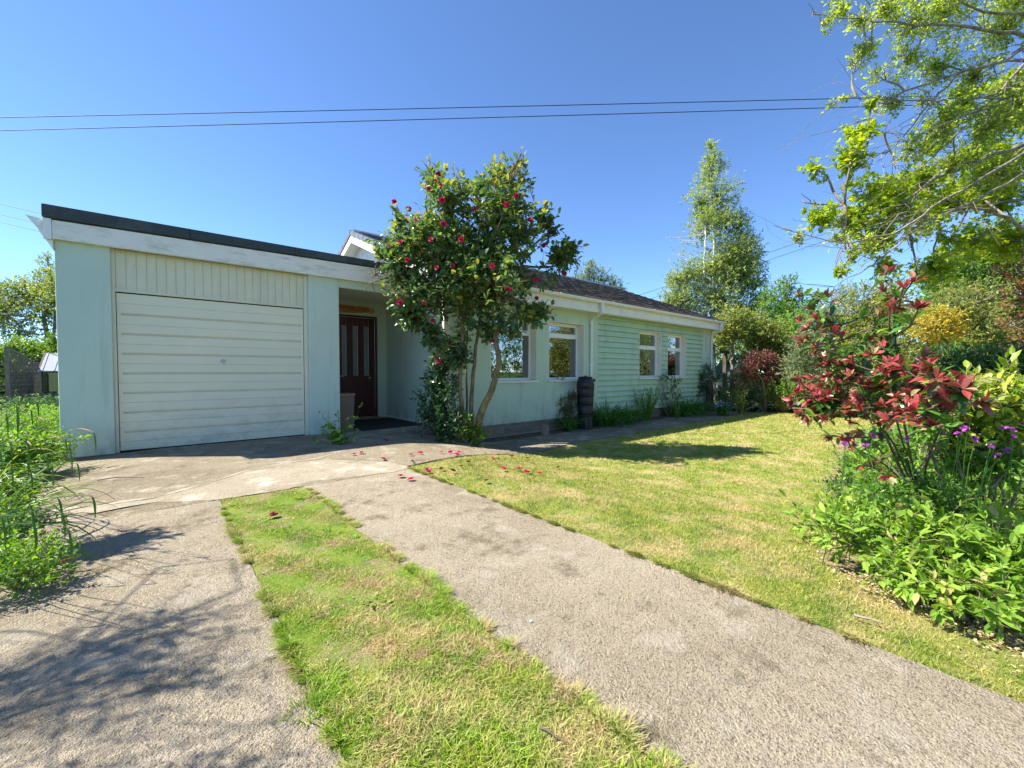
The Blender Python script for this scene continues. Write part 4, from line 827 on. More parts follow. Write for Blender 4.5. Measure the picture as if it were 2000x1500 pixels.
for (x, y) in tips:
    d = float(pd(x))+random.uniform(-.18, .22); p = at(x, y, d); j = np.argsort(np.linalg.norm(hub-p, axis=1)+1.5*np.maximum(0, hub[:, 2]-p[2]+.05))[0]; c = curve(hub[j], p, .08, 6, sag=.05); sm.tube(c, np.linspace(.006, .003, 6), 5)
    ax = nrm(c[-1]-c[-3]+np.array([0, 0, .05])+.02*rng.normal(size=3)); n_ = random.randint(6, 10); s_ = nrm(rng.normal(size=(n_, 3))); s_ = nrm(s_-(s_@ax)[:, None]*ax)
    el = rng.uniform(.25, 1.2, n_)[:, None]; ld = nrm(s_*np.sin(el)+ax*np.cos(el)); big = 1.08 if (x, y) in ((1883, 759), (1738, 932), (1866, 790)) else 1
    leaves(rl, np.tile(p, (n_, 1))-ax*.02*rng.random((n_, 1)), ld, nrm(ax+.3*rng.normal(size=(n_, 3))+np.array([0, 0, .3])), big*(.034+.028*rng.random(n_)), T8, np.clip(.5+.3*rng.normal(size=n_)+(.3 if big > 1 else 0), 0, 1))
    n_ = random.randint(7, 12); t_ = rng.random(n_)*.9; P = np.stack([np.interp(t_*5, range(6), c[:, i]) for i in range(3)], 1)
    leaves(gl2 if random.random() < .75 else rl, P, nrm(unit(n_)+np.array([0, 0, .2])), nrm(unit(n_)*.5+np.array([0, 0, 1])), .055+.03*rng.random(n_), T8)
rl.obj('young_leaves', L['photred'], ph); gl2.obj('old_leaves', L['photgreen'], ph); sm.obj('stems', M['post'], ph, smooth=True)
# ------------------------------------------------------------------ bed planting
def mound(name, label, x, y, r, h, n, per, size, lmat, T=T8, d=None, cat='plant', group=None, **kw):
    """low leafy mound: x,y = pixel of its foot; r,h in metres"""
    b = onG(x, y) if d is None else None
    bl = []
    for i in range(7):
        a = i*.9+random.random(); q = r*(.55 if i else 0); bl.append((b+np.array([math.cos(a)*q, math.sin(a)*q, h*(.52 if i else .62)]), r*.55, min(1.2, h/r*.75)))
    return plant(name, label, cat, b, bl, n, per, size, lmat, T=T, r0=.008, nsub=3, group=group, surf=.7, twr=.035, **kw)
gb = 'leafy green perennials filling the near right bed'
mound('leafy_perennial', 'soft green leafy perennial at the left tip of the near bed', 1650, 1070, .30, .32, 110, 6, .064, 'bed', group=gb, twl=1.6)
mound('leafy_perennial', 'leafy perennial at the bed edge below the fallen bright red rosette', 1740, 1125, .36, .42, 170, 6, .064, 'bed', group=gb, twl=1.6)
mound('leafy_perennial', 'leafy perennial in the middle of the near bed front', 1850, 1150, .36, .46, 190, 6, .064, 'bed', group=gb, twl=1.6)
mound('leafy_perennial', 'large-leaved perennial at the right frame edge nearest the camera', 1960, 1185, .34, .44, 190, 6, .064, 'bed', group=gb, twl=1.6)
mound('leafy_perennial', 'leafy perennial behind the front row at the right frame edge', 2010, 1070, .45, .55, 240, 6, .064, 'bed', group=gb, twl=1.6)
mound('leafy_perennial', 'leafy perennial in the second row right of the photinia foot', 1840, 1045, .42, .46, 220, 6, .064, 'bed', group=gb, twl=1.6)
mound('leafy_perennial', 'leafy perennial growing over the photinia foot', 1740, 1010, .38, .42, 200, 6, .062, 'mid', group=gb, twl=1.6)
mound('bed_shrublet', 'fine-leaved dark shrublet with small purple flowers below the photinia', 1690, 950, .36, .55, 260, 6, .045, 'mid')
mound('bed_shrublet', 'low fine-leaved shrublet at the lawn edge left of the ferns', 1660, 985, .26, .34, 160, 6, .045, 'dark')
mound('bed_shrublet', 'small leafy shrublet under the red lower rosettes of the photinia', 1710, 905, .32, .55, 200, 6, .05, 'mid')
def fern(x, y, n, ln_, label, d=None, dirb=0):
    b = onG(x, y); th = thing('fern', label, 'fern', b, 'ferns in the right bed'); lm = MB(); sm = MB()
    for i in range(n):
        a = random.uniform(0, 6.28); l = ln_*random.uniform(.7, 1.1); out = np.array([math.cos(a), math.sin(a), 0]); up_ = random.uniform(.5, 1.0)
        t = np.linspace(0, 1, 16)[:, None]; c = b+out*l*.75*t**1.2+np.array([0, 0, 1.])*l*up_*(t-.62*t**2.2); sm.tube(c, np.linspace(.004, .001, 16), 3, cap=False)
        k_ = 34; tt = np.linspace(.15, .98, k_); P = np.stack([np.interp(tt*15, range(16), c[:, j]) for j in range(3)], 1); tg = nrm(np.gradient(P, axis=0)); sd_ = nrm(np.cross(tg, [0, 0, 1.]))
        w_ = l*.20*np.sin(np.pi*np.clip(.12+tt*.86, 0, 1))**.8
        r_ = np.full(k_, np.clip(.5+.25*random.gauss(0, 1), 0, 1))
        for s_ in (1, -1): leaves(lm, P, nrm(sd_*s_+tg*.35), nrm(np.cross(sd_, tg)+.1*rng.normal(size=(k_, 3))), w_, (T4[0]*np.array([1, .42, 1]), T4[1]), r_)
    lm.obj('fronds', L['fern'], th); sm.obj('stalks', L['lily'], th)
mound('bed_shrublet', 'leafy shrublet hiding the foot of the photinia stems', 1770, 1078, .34, .72, 380, 6, .046, 'mid')
mound('bed_shrublet', 'leafy shrublet right of the photinia foot, before the ferns', 1860, 1085, .34, .66, 340, 6, .046, 'bright')
mound('bed_shrublet', 'fine leafy shrublet left of the photinia foot', 1695, 1050, .26, .5, 260, 6, .04, 'bright')
mound('bed_shrublet', 'tall green shrublet standing among the photinia stems', 1745, 1045, .32, .98, 420, 6, .05, 'bright')
mound('leafy_perennial', 'low leafy perennial spilling to the lawn at the front of the bed', 1800, 1178, .24, .26, 110, 6, .058, 'bed', group=gb, twl=1.6)
mound('leafy_perennial', 'low leafy perennial spilling forward near the right frame edge', 1915, 1222, .24, .28, 120, 6, .058, 'bed', group=gb, twl=1.6)
fern(1830, 985, 26, .62, 'bright green fern between the photinia and the leafy bed plants')
fern(1930, 975, 30, .70, 'larger bright fern right of the first, under the variegated shrub')
fern(2010, 960, 24, .65, 'fern cut by the right frame edge')
grassy('iris_clump', 'clump of upright sword leaves in front of the bed ferns', 'plant', onG(1795, 1010), 26, .48, .028, 'bright', .10, .5, .25)
def vshrub(name, label, cat, lmat, bls, n, per, size, d, T=T8, group=None, surf=.6, gap=-2.0, tmat='bark', base=None, sizey=1., **kw):
    bl = [B(x, y, r, d*(1+random.uniform(-.05, .05))) for x, y, r in bls]; c = np.mean([q[0] for q in bl], axis=0); b = np.array([c[0], c[1], float(G(c[0], c[1]))])
    if base is not None: b = np.asarray(base, float)
    return plant(name, label, cat, b, bl, n, per, size, lmat, tmat, T=T, group=group, surf=surf, gap=gap, freq=6./d*2, **kw)
vshrub('variegated_shrub', 'yellow-green variegated shrub at the right frame edge', 'shrub', 'varieg', [(1900, 790, 55), (1960, 780, 60), (2020, 790, 70), (1930, 840, 55), (1990, 860, 60), (1860, 850, 40), (2050, 860, 60), (1880, 760, 30)], 620, 6, .085, 3.0, r0=.012)
vshrub('bed_thicket', 'tangled green shrub with purple flowers under the variegated shrub', 'shrub', 'mid', [(1800, 830, 45), (1850, 870, 45), (1760, 870, 35), (1900, 900, 50), (1830, 800, 30), (1960, 900, 50), (1700, 850, 25)], 520, 6, .05, 2.9, r0=.012)
th = thing('purple_flowers', 'scattered small purple honesty flowers beside the variegated shrub', 'flowers', onG(1900, 960)); fl = MB(); sm = MB()
for x, y in ((1881, 836), (1975, 838), (1958, 836), (1945, 890), (1978, 852), (1905, 858), (1889, 838), (1872, 846), (1965, 880), (1935, 870), (1690, 868), (1705, 850), (1770, 856), (1650, 868)):
    p = at(x, y, 2.25+.0); n_ = 7; leaves(fl, p+unit(n_)*.008, nrm(unit(n_)), unit(n_), .016, TR); q = np.array([p[0]+.05, p[1]+.1, float(G(p[0], p[1]))]); sm.tube(curve(q, p, .05, 6), .0025, 3)
fl.obj('petals', L['violet'], th); sm.obj('stems', L['lily'], th)

# ------------------------------------------------------------------ trees and shrubs beyond the lawn
def tree(name, label, lmat, tmat, basepx, d, trunks, bls, n, per, size, T=T4, z0=None, cat='tree', group=None, r0=.05, nsub=6, **kw):
    b = at(basepx, 780, d); b[2] = float(G(b[0], b[1])) if z0 is None else z0
    th = thing(name, label, cat, b, group); tm = MB(); nodes = []
    for pts, ra, rb_ in trunks:
        p = np.array([at(x, y, d) for x, y in pts]); p[0] = b+(p[0]-b)*np.array([1, 1, 0])*.3; p[0, 2] = b[2]-.1; t_ = np.linspace(0, len(p)-1, 16); p = np.stack([np.interp(t_, range(len(p)), p[:, i]) for i in range(3)], 1)
        p[1:-1] = (p[:-2]+2*p[1:-1]+p[2:])/4+rng.normal(size=(14, 3))*ra*.25; tm.tube(p, np.linspace(ra, rb_, 16), 8); nodes.append(p[3:])
    nodes = np.vstack(nodes) if nodes else b[None]
    bl = []
    for q in bls:
        x, y, r = q[:3]; k = 2 if r > 38 else 1
        for _ in range(k): bl.append(B(x+random.uniform(-3, 3), y, r, d+random.uniform(-1, 1)*r/FPX*d*.6*(k > 1)))
    limbs(tm, nodes, bl, r0, nsub, bend=.08, n=5); lm = MB()
    foliage(lm, tm, bl, n, per, size, T, freq=kw.pop('freq', 9./d), **kw)
    lm.obj('crown', L[lmat], th); tm.obj('trunk', M[tmat], th, smooth=True); return th
tree('birch', 'tall slender birch with white trunks standing beyond the end of the bungalow', 'birch', 'birch', 1392, 22, [([(1395, 780), (1394, 600), (1392, 450), (1390, 300)], .13, .02), ([(1385, 780), (1378, 620), (1376, 480), (1384, 380)], .11, .02)],
     [(1390, 285, 12), (1392, 312, 22), (1410, 335, 20), (1385, 345, 30), (1405, 378, 40), (1372, 395, 38), (1360, 430, 30), (1395, 450, 50), (1430, 500, 50), (1330, 505, 35), (1462, 500, 34), (1350, 460, 36), (1440, 445, 32), (1300, 600, 30), (1490, 590, 26), (1420, 430, 38), (1375, 450, 42), (1440, 385, 16), (1345, 470, 30), (1455, 470, 24), (1400, 500, 55), (1345, 530, 42), (1450, 530, 45), (1325, 590, 40), (1400, 590, 60), (1470, 560, 26), (1310, 465, 10), (1330, 640, 45), (1420, 660, 50), (1465, 610, 36), (1315, 545, 20)], 10500, 6, .12, surf=.6, gap=-1.5, freq=.9, r0=.022, nsub=5, droop=.4)
tree('far_tree', 'pale feathery tree showing over the bungalow roof ridge', 'grey', 'bark', 1165, 36, [([(1165, 700), (1165, 600), (1160, 540)], .2, .06)], [(1150, 530, 22), (1135, 550, 22), (1175, 545, 26), (1200, 560, 22), (1125, 575, 25), (1165, 580, 30), (1215, 572, 14), (1155, 515, 10)], 1300, 6, .15, surf=.55, gap=-1, r0=.06)
tree('tree', 'airy mid green tree immediately right of the birch', 'mid', 'bark', 1530, 20, [([(1530, 780), (1532, 680), (1536, 580)], .12, .04)], [(1535, 555, 20), (1510, 585, 32), (1550, 585, 30), (1500, 620, 35), (1545, 625, 40), (1575, 610, 22), (1480, 660, 35), (1530, 670, 40)], 1900, 6, .12, gap=-1.1, freq=.9)
tree('tree', 'rounded bright olive tree by the far house corner under the birch', 'olive', 'bark', 1430, 16.5, [([(1432, 780), (1430, 720), (1435, 650)], .1, .04)], [(1430, 632, 36), (1470, 645, 38), (1408, 655, 18), (1500, 660, 38), (1480, 690, 30), (1530, 690, 30)], 2000, 6, .105, gap=-1.6)
tree('tree', 'dark dense shrubby tree behind the purple-brown shrub', 'mid', 'bark', 1560, 17.5, [([(1560, 780), (1560, 700), (1570, 640)], .1, .04)], [(1560, 650, 45), (1600, 660, 45), (1540, 700, 45), (1620, 700, 45), (1590, 610, 30), (1660, 680, 45), (1580, 740, 45), (1640, 740, 40)], 2600, 6, .11, gap=-2)
tree('tree', 'grey-green twiggy shrub tree behind the photinia left stems', 'grey', 'pale', 1600, 13, [([(1600, 790), (1602, 700), (1610, 620)], .07, .02)], [(1570, 680, 35), (1600, 640, 38), (1640, 620, 38), (1560, 720, 35), (1610, 710, 42), (1650, 680, 40), (1670, 640, 35), (1650, 580, 22)], 2000, 5, .075, gap=-1.3, nsub=10)
tree('tree', 'olive bushy tree behind the middle of the photinia', 'olive', 'pale', 1700, 12, [([(1700, 790), (1700, 700), (1710, 600)], .08, .03)], [(1690, 590, 40), (1730, 610, 45), (1680, 650, 45), (1740, 660, 45), (1700, 710, 50), (1660, 730, 40), (1760, 720, 45), (1740, 570, 30)], 2500, 6, .08, gap=-1.8, nsub=9)
tree('golden_shrub', 'golden yellow flowering shrub high in the right border', 'yellow', 'bark', 1840, 9, [([(1840, 790), (1840, 720), (1835, 650)], .05, .02)], [(1830, 620, 24), (1862, 625, 22), (1800, 640, 22), (1850, 650, 26), (1820, 655, 20), (1875, 645, 12)], 560, 6, .055, cat='shrub', gap=-1.8)
tree('tree', 'olive twiggy shrub tree around the golden shrub', 'olive', 'pale', 1850, 10, [([(1860, 790), (1860, 700), (1850, 600)], .08, .03)], [(1860, 590, 40), (1900, 640, 50), (1800, 690, 45), (1860, 690, 50), (1930, 690, 50), (1780, 620, 35), (1920, 590, 40), (1980, 680, 50)], 2500, 6, .075, gap=-1.6, nsub=10)
tree('tree', 'large bright green dense tree at the right behind the bare branches', 'mid', 'bark', 1930, 13.5, [([(1930, 790), (1925, 650), (1915, 520)], .18, .06)], [(1850, 530, 45), (1890, 500, 48), (1940, 480, 50), (1990, 470, 55), (1830, 570, 40), (1900, 560, 60), (1970, 550, 65), (2040, 520, 70), (1880, 630, 60), (1960, 640, 65), (2040, 620, 70), (1820, 610, 35), (1800, 540, 22)], 5200, 6, .105, gap=-1.8)
tree('acer', 'bronze-leaved tree at the right frame edge', 'bronze', 'bark', 2010, 6.5, [([(2050, 850), (2030, 700), (2010, 560)], .06, .02)], [(1985, 520, 35), (2000, 590, 38), (1975, 630, 22), (1995, 470, 26), (2040, 560, 60), (1990, 680, 22), (2040, 640, 50)], 620, 6, .055, gap=-1.2)
tree('laurel', 'dark broad-leaved evergreen above the variegated shrub', 'dark', 'bark', 1900, 5.6, [([(1900, 860), (1900, 780), (1900, 720)], .04, .015)], [(1800, 720, 30), (1840, 715, 32), (1880, 710, 34), (1920, 715, 36), (1960, 710, 38), (2010, 715, 45), (1850, 755, 40), (1920, 760, 45), (1990, 770, 50), (1800, 760, 30)], 1100, 6, .085, T=T8, cat='shrub', gap=-2)
vshrub('purple_shrub', 'purple-brown leaved shrub at the far end of the lawn', 'shrub', 'purple', [(1475, 705, 20), (1500, 712, 22), (1525, 718, 18), (1462, 722, 16), (1490, 735, 20), (1515, 740, 18), (1500, 695, 12)], 700, 6, .085, 14.5, T=T4, gap=-1.8)
vshrub('border_shrub', 'shadowy green and yellow shrub behind the bluebells', 'shrub', 'blush', [(1455, 740, 24), (1430, 760, 22), (1475, 765, 26), (1500, 770, 24), (1450, 785, 18)], 700, 6, .08, 15.0, T=T4, gap=-1.9)
vshrub('border_shrub', 'dark ground-hugging shrub between bluebells and the bright spiky plant', 'shrub', 'dark', [(1480, 780, 18), (1500, 785, 16), (1465, 790, 12), (1420, 780, 20), (1405, 770, 18)], 420, 6, .07, 14.0, T=T4)
b_ = onG(1528, 806); 
upright('broom', 'bright lime upright spiky plant at the far edge of the lawn', 'shrub', b_, 70, 1.15, .75, .09, 22, 'bright', 'spike')
upright('broom', 'second lime spiky plant right of the first, behind photinia rosettes', 'shrub', onG(1590, 808), 60, .9, .7, .09, 22, 'bright', 'spike')
for x, y, lb in ((1640, 812, 'green leafy border plant behind the photinia left of centre'), (1700, 816, 'green leafy border plant directly behind the photinia'), (1770, 822, 'green leafy border plant behind the right stems of the photinia')):
    mound('border_plant', lb, x, y, .8, .95, 420, 6, .09, 'mid' if x != 1700 else 'bright', T=T4, group='leafy plants along the back border')
# far woodland closing the view
for i, (x0_, x1_, ytop, d, mt_, lb) in enumerate(((1380, 1760, 690, 32, 'mid', 'far band of woodland beyond the garden behind the birch'), (1700, 2120, 610, 24, 'dark', 'dark band of woodland behind the right border trees'), (-160, 130, 690, 34, 'mid', 'far band of woodland beyond the left fence'))):
    lm = MB(); tm = MB(); bl = []
    for x in range(x0_, x1_, 26):
        for y in range(ytop, 760, 26): bl.append(B(x+random.uniform(-9, 9), y+random.uniform(-12, 12), 24, d*random.uniform(.97, 1.08)))
    foliage(lm, tm, bl, len(bl)*45, 6, .006*d, T4, gap=-2.5, freq=.4, surf=.7); tag(lm.obj('woodland', L[mt_]), lb, 'woodland', kind='stuff')
    tag(tm.obj('woodland_twigs', M['bark']), lb.replace('band of woodland', 'woodland twigs'), 'woodland', kind='stuff')
# overhanging maple and bare-branched tree, trunks outside the frame on the right
def over(name, label, lmat, tmat, base, trunk_top, limbs_, bls, n, per, size, T, lr=.05, **kw):
    th = thing(name, label, 'tree', base); tm = MB(); lm = MB(); base = np.asarray(base); tt_ = np.asarray(trunk_top)
    c0 = curve(base-np.array([0, 0, .1]), tt_, .03, 10); tm.tube(c0, np.linspace(.17, .09, 10), 10); nodes = [c0[4:]]
    for pts, r_ in limbs_:
        p = np.array([at(x, y, d) for x, y, d in pts]); j = np.argmin(np.linalg.norm(c0[3:]-p[0], axis=1))+3; p = np.vstack([c0[j][None], p]); t_ = np.linspace(0, len(p)-1, 24); p = np.stack([np.interp(t_, range(len(p)), p[:, i]) for i in range(3)], 1)
        p[1:-1] = (p[:-2]+2*p[1:-1]+p[2:])/4; p[1:-1] += rng.normal(size=(22, 3))*r_*.35; tm.tube(p, np.linspace(r_*.8, r_*.09, 24), 8); nodes.append(p[4:])
        for k_ in range(14):   # side twigs
            q = p[random.randint(6, 23)]; e = q+nrm(unit(1)[0]+nrm(p[-1]-p[5])*1.2+np.array([0, 0, -.25]))*random.uniform(.3, .9); c = curve(q, e, .12, 6, sag=-.05); tm.tube(c, np.linspace(r_*.14, .0012, 6), 4, cap=False)
    nodes = np.vstack(nodes); limbs(tm, nodes, bls, lr*.35, 5, bend=.1, n=5)
    foliage(lm, tm, bls, n, per, size, T, **kw); lm.obj('crown', L[lmat], th); tm.obj('trunk', M[tmat], th, smooth=True)
mb_ = [B(x, y, r, d) for x, y, r, d in ((1680, 260, 30, 5.2), (1660, 310, 34, 5.0), (1590, 330, 18, 5.2), (1640, 360, 38, 5.0), (1570, 395, 20, 5.2), (1620, 400, 36, 5.1), (1690, 370, 40, 5.3), (1600, 430, 24, 5.2), (1740, 400, 42, 5.5), (1680, 430, 30, 5.2), (1750, 330, 30, 5.4), (1800, 350, 45, 5.8), (1790, 420, 40, 5.6), (1850, 400, 45, 6), (1900, 380, 50, 6.2), (1960, 400, 50, 6.4), (1900, 300, 45, 6.2), (1970, 300, 50, 6.4), (1960, 230, 45, 6.5), (1830, 270, 35, 6), (1720, 470, 34, 5.2), (1660, 500, 22, 5.0), (1780, 490, 40, 5.4), (1850, 470, 35, 5.8), (1640, 530, 12, 5), (1730, 520, 24, 5.1), (1880, 200, 30, 6.2), (1700, 200, 14, 5.2), (1980, 150, 40, 6.4), (1830, 520, 35, 5.6), (1900, 470, 40, 6), (1970, 470, 45, 6.2), (1940, 350, 40, 6.2), (1700, 330, 24, 5.2), (1790, 540, 30, 5.4), (1660, 440, 24, 5.1))]
tb = at(2260, 900, 5.4); tb[2] = float(G(tb[0], tb[1]))
over('maple', 'overhanging maple with fresh lime green leaves entering from the right', 'lime', 'bark', tb, at(2200, 150, 5.8), [([(2040, 262, 5.6), (1900, 320, 5.2), (1830, 345, 5.0), (1775, 390, 4.9), (1765, 400, 4.9)], .050), ([(2060, 500, 5.9), (1960, 420, 5.7), (1880, 400, 5.5), (1760, 440, 5.3), (1650, 400, 5.1)], .035), ([(2050, 80, 6), (1950, 180, 6), (1850, 260, 5.8), (1700, 260, 5.3)], .035)], mb_, 3300, 5, .066, TM, surf=.8, gap=-.3, freq=3.2, twl=1.8, droop=.25, seed=4)
bb_ = [B(x, y, r, d) for x, y, r, d in ((1585, 20, 20, 4.6), (1610, 45, 18, 4.6), (1640, 20, 24, 4.6), (1680, 40, 24, 4.7), (1730, 20, 34, 4.8), (1780, 50, 38, 4.9), (1840, 20, 45, 5), (1900, 60, 45, 5), (1680, 110, 22, 4.7), (1720, 150, 26, 4.8), (1665, 115, 12, 4.6), (1770, 120, 34, 4.9), (1830, 130, 38, 5), (1900, 150, 40, 5), (1960, 60, 50, 5.2), (1740, 200, 24, 4.8), (1800, 200, 26, 5), (1650, 190, 10, 4.6), (1620, 205, 6, 4.6), (1700, 90, 18, 4.7), (1980, 0, 60, 5.2), (1880, -20, 60, 5.1), (1770, -20, 50, 4.9))]
tb = at(2420, 900, 5.0); tb[2] = float(G(tb[0], tb[1]))
bx_ = [B(x, y, r, d) for x, y, r, d in ((1850, 230, 45, 5), (1930, 250, 50, 5), (1990, 200, 45, 5), (1780, 290, 30, 4.8), (1860, 320, 40, 5), (1950, 340, 45, 5), (1700, 480, 28, 4.5), (1640, 465, 22, 4.5), (1800, 440, 30, 4.7), (1560, 462, 14, 4.4), (1530, 445, 8, 4.4))]
twl_ = [([(2060, 80, 5.0), (1950, 60, 4.9), (1800, 45, 4.8), (1700, 42, 4.7), (1600, 28, 4.6)], .035), ([(2050, 60, 5), (1960, 120, 4.9), (1860, 145, 4.8), (1760, 180, 4.7), (1700, 230, 4.6)], .040),
        ([(2060, 130, 5), (1940, 110, 4.9), (1850, 160, 4.8), (1780, 250, 4.7), (1700, 330, 4.6)], .030), ([(2060, 200, 5), (1960, 190, 4.9), (1840, 195, 4.8), (1730, 195, 4.7), (1650, 190, 4.6)], .022),
        ([(2080, 250, 4.9), (1950, 330, 4.7), (1830, 400, 4.6), (1760, 450, 4.5), (1650, 480, 4.4), (1510, 440, 4.4)], .028), ([(2080, 300, 4.9), (1930, 380, 4.7), (1800, 440, 4.6), (1700, 520, 4.5), (1630, 560, 4.4)], .026),
        ([(2050, 180, 5), (1900, 220, 4.9), (1780, 270, 4.8), (1700, 290, 4.7)], .02), ([(2050, 120, 5), (1930, 200, 4.9), (1830, 300, 4.8), (1770, 350, 4.7)], .02), ([(1900, 400, 4.7), (1800, 430, 4.6), (1680, 490, 4.5), (1560, 475, 4.4)], .010), ([(2060, 20, 5), (1930, 30, 5), (1830, -20, 4.9), (1700, 10, 4.7)], .03)]
over('bare_branched_tree', 'overhanging pale-twigged tree with small grey-green leaves at the top right', 'spring', 'pale', tb, at(2330, 40, 5.2), twl_, bb_+bx_, 3300, 5, .042, T4, surf=.8, gap=-.9, freq=2.6, twl=3.0, seed=9)
# hedge and trees on the far side of the garden (mirrored in the window panes)
tree_z = -.3
def block_hedge(name, label, cat, xs, y, h, lmat, rad, size, nper, group=None):
    bl = []
    for x in xs:
        z = 0
        while z < h: bl.append((np.array([x+random.uniform(-.3, .3), y+random.uniform(-.3, .3), -.3+rad*.6+z]), rad, 1.)); z += rad*1.1
    b0 = np.array([np.mean(xs), y, -.3]); plant(name, label, cat, b0, bl, nper*len(bl), 5, size, lmat, limb=False, surf=.8, gap=-3)
block_hedge('hedge', 'long green hedge across the garden, mirrored in the window panes', 'hedge', np.arange(8, 40, 1.2), -7.5, 4.2, 'mid', 1.0, .16, 80)
block_hedge('tree', 'tall tree above the mirrored hedge, seen only in the far pair of panes', 'tree', np.arange(26, 42, 1.5), -9.5, 7.5, 'olive', 1.3, .2, 70)
# ------------------------------------------------------------------ left side: fence, hedge, tree, greenhouse, sedges
fp = [at(-90, 760, 12.0), at(17, 760, 13.0), at(64, 760, 15.2), at(86, 760, 18.5)]
lbls = ['near weathered trellis panel of the left fence cut by the frame edge', 'arched trellis panel in the middle of the left fence', 'farthest trellis panel of the left fence beside the greenhouse']
def fpanel(a, b, zt0, arch, label):
    a = a.copy(); b = b.copy(); z0 = -.1; th = thing('trellis_fence_panel', label, 'fence panel', (a[0], a[1], z0), 'trellis fence panels'); dr = (b-a)*np.array([1, 1, 0]); ln_ = np.linalg.norm(dr); dr /= ln_; pr = np.array([-dr[1], dr[0], 0])
    mb = MB(); 
    def bar(s0, z0_, s1, z1_, w_, dp, off=0):
        p0 = np.array([a[0], a[1], 0])+dr*s0+pr*off; p1 = np.array([a[0], a[1], 0])+dr*s1+pr*off; p0[2] = z0_; p1[2] = z1_
        t_ = nrm(p1-p0); n_ = nrm(np.cross(t_, pr))*w_/2; mb.prism([p0-n_, p0+n_, p1+n_, p1-n_], pr*dp)
    top = lambda s: zt0-arch*(s/ln_)**2
    s = .0
    while s <= ln_: bar(s, z0+.05, s, top(s), .035, .012); s += .17
    z = z0+.1
    while z < zt0-arch-.02: bar(0, z, ln_, z, .035, .012, .014); z += .17
    for k in range(8): bar(ln_*k/8, top(ln_*k/8), ln_*(k+1)/8, top(ln_*(k+1)/8), .05, .04, -.01)
    mb.obj('trellis', M['wood'], th); mb = MB(); 
    z = z0+.02
    while z < (zt0-.75 if arch else .12): bar(0, z+.05, ln_, z+.05, .13, .015, .03); z += .15
    mb.obj('boards', M['post'], th); mb = MB(); bar(0, z0-.1, 0, zt0+.08, .09, .09, -.03); mb.obj('post', M['wood'], th)
fpanel(fp[0], fp[1], 1.32, .0, lbls[0]); fpanel(fp[1], fp[2], 1.80, .35, lbls[1]); fpanel(fp[2], fp[3], 1.45, .0, lbls[2])
gh0 = at(84, 788, 15.5); gh0[2] = -.1; gh = thing('greenhouse', 'small greenhouse with grey sloping roof half hidden by the garage corner', 'greenhouse', gh0)
w_ = 2.6; ex = gh0[0]; ey = gh0[1]; ze, zr = 1.10, 1.80
def wx(x): return ex+x
fm_ = MB(); gm_ = MB(); bm_ = MB()
bm_.box(wx(0), ey, -.15, wx(w_), ey+2.4, .32)
for x in (0, .65, 1.3, 1.95, w_): fm_.box(wx(x)-.02, ey-.004, .32, wx(x)+.02, ey+.03, ze)
fm_.box(wx(-.05), ey-.02, ze-.03, wx(w_+.05), ey+.04, ze+.03); fm_.box(wx(-.02), ey-.012, .30, wx(w_), ey+.03, .35)
gm_.box(wx(.02), ey+.008, .36, wx(w_-.02), ey+.014, ze-.04)
fm_.prism([(wx(-.1), ey-.08, ze), (wx(-.1), ey+1.2, zr), (wx(-.1), ey+1.2, zr+.04), (wx(-.1), ey-.08, ze+.04)], (.05, 0, 0))
rf_ = MB(); rf_.prism([(wx(-.08), ey-.1, ze+.0), (wx(-.08), ey+1.2, zr+.0), (wx(-.08), ey+1.2, zr+.03), (wx(-.08), ey-.1, ze+.03)], (w_+.1, 0, 0))
for x in np.arange(0, w_, .3): rf_.prism([(wx(x), ey-.1, ze+.032), (wx(x), ey+1.2, zr+.032), (wx(x), ey+1.2, zr+.05), (wx(x), ey-.1, ze+.05)], (.03, 0, 0))
fm_.obj('frame', M['post'], gh); gm_.obj('glazing', M['glass'], gh); bm_.obj('base', paint('grey_base', (.20, .24, .22), .8, .2), gh); rf_.obj('roof', paint('grey_sheet', (.36, .38, .42), .5, .15, 6, 60, .1), gh)
ib = MB(); ib.box(wx(.05), ey+.5, .33, wx(w_-.05), ey+.55, ze); ib.obj('inside', M['post'], gh)
tree('tree', 'loose green and bronze tree behind the left fence against the sky', 'birch', 'bark', 90, 21, [([(92, 790), (95, 700), (90, 620), (80, 560)], .14, .05), ([(92, 790), (105, 690), (108, 600), (100, 540)], .10, .04)], [(80, 545, 20), (95, 520, 18), (105, 560, 26), (60, 560, 26), (30, 565, 24), (45, 590, 30), (15, 600, 30), (75, 600, 35), (100, 620, 30), (30, 640, 30), (60, 650, 28), (5, 560, 22), (-20, 600, 40), (110, 590, 30), (95, 500, 10), (130, 560, 50), (-60, 620, 50)], 3300, 5, .12, gap=-.8, freq=.8, nsub=8)
tree('hedge', 'bright green leafy hedge behind the left trellis fence', 'bright', 'bark', 60, 19, [], [(5, 690, 26), (35, 680, 24), (65, 685, 24), (95, 690, 26), (80, 710, 20), (20, 705, 22), (105, 665, 16), (50, 700, 22), (-30, 690, 30), (125, 700, 30), (0, 730, 26), (30, 740, 26), (60, 735, 26), (90, 735, 26), (10, 765, 24), (50, 765, 24), (85, 765, 20), (-30, 735, 30)], 2600, 6, .12, cat='hedge', surf=.7)
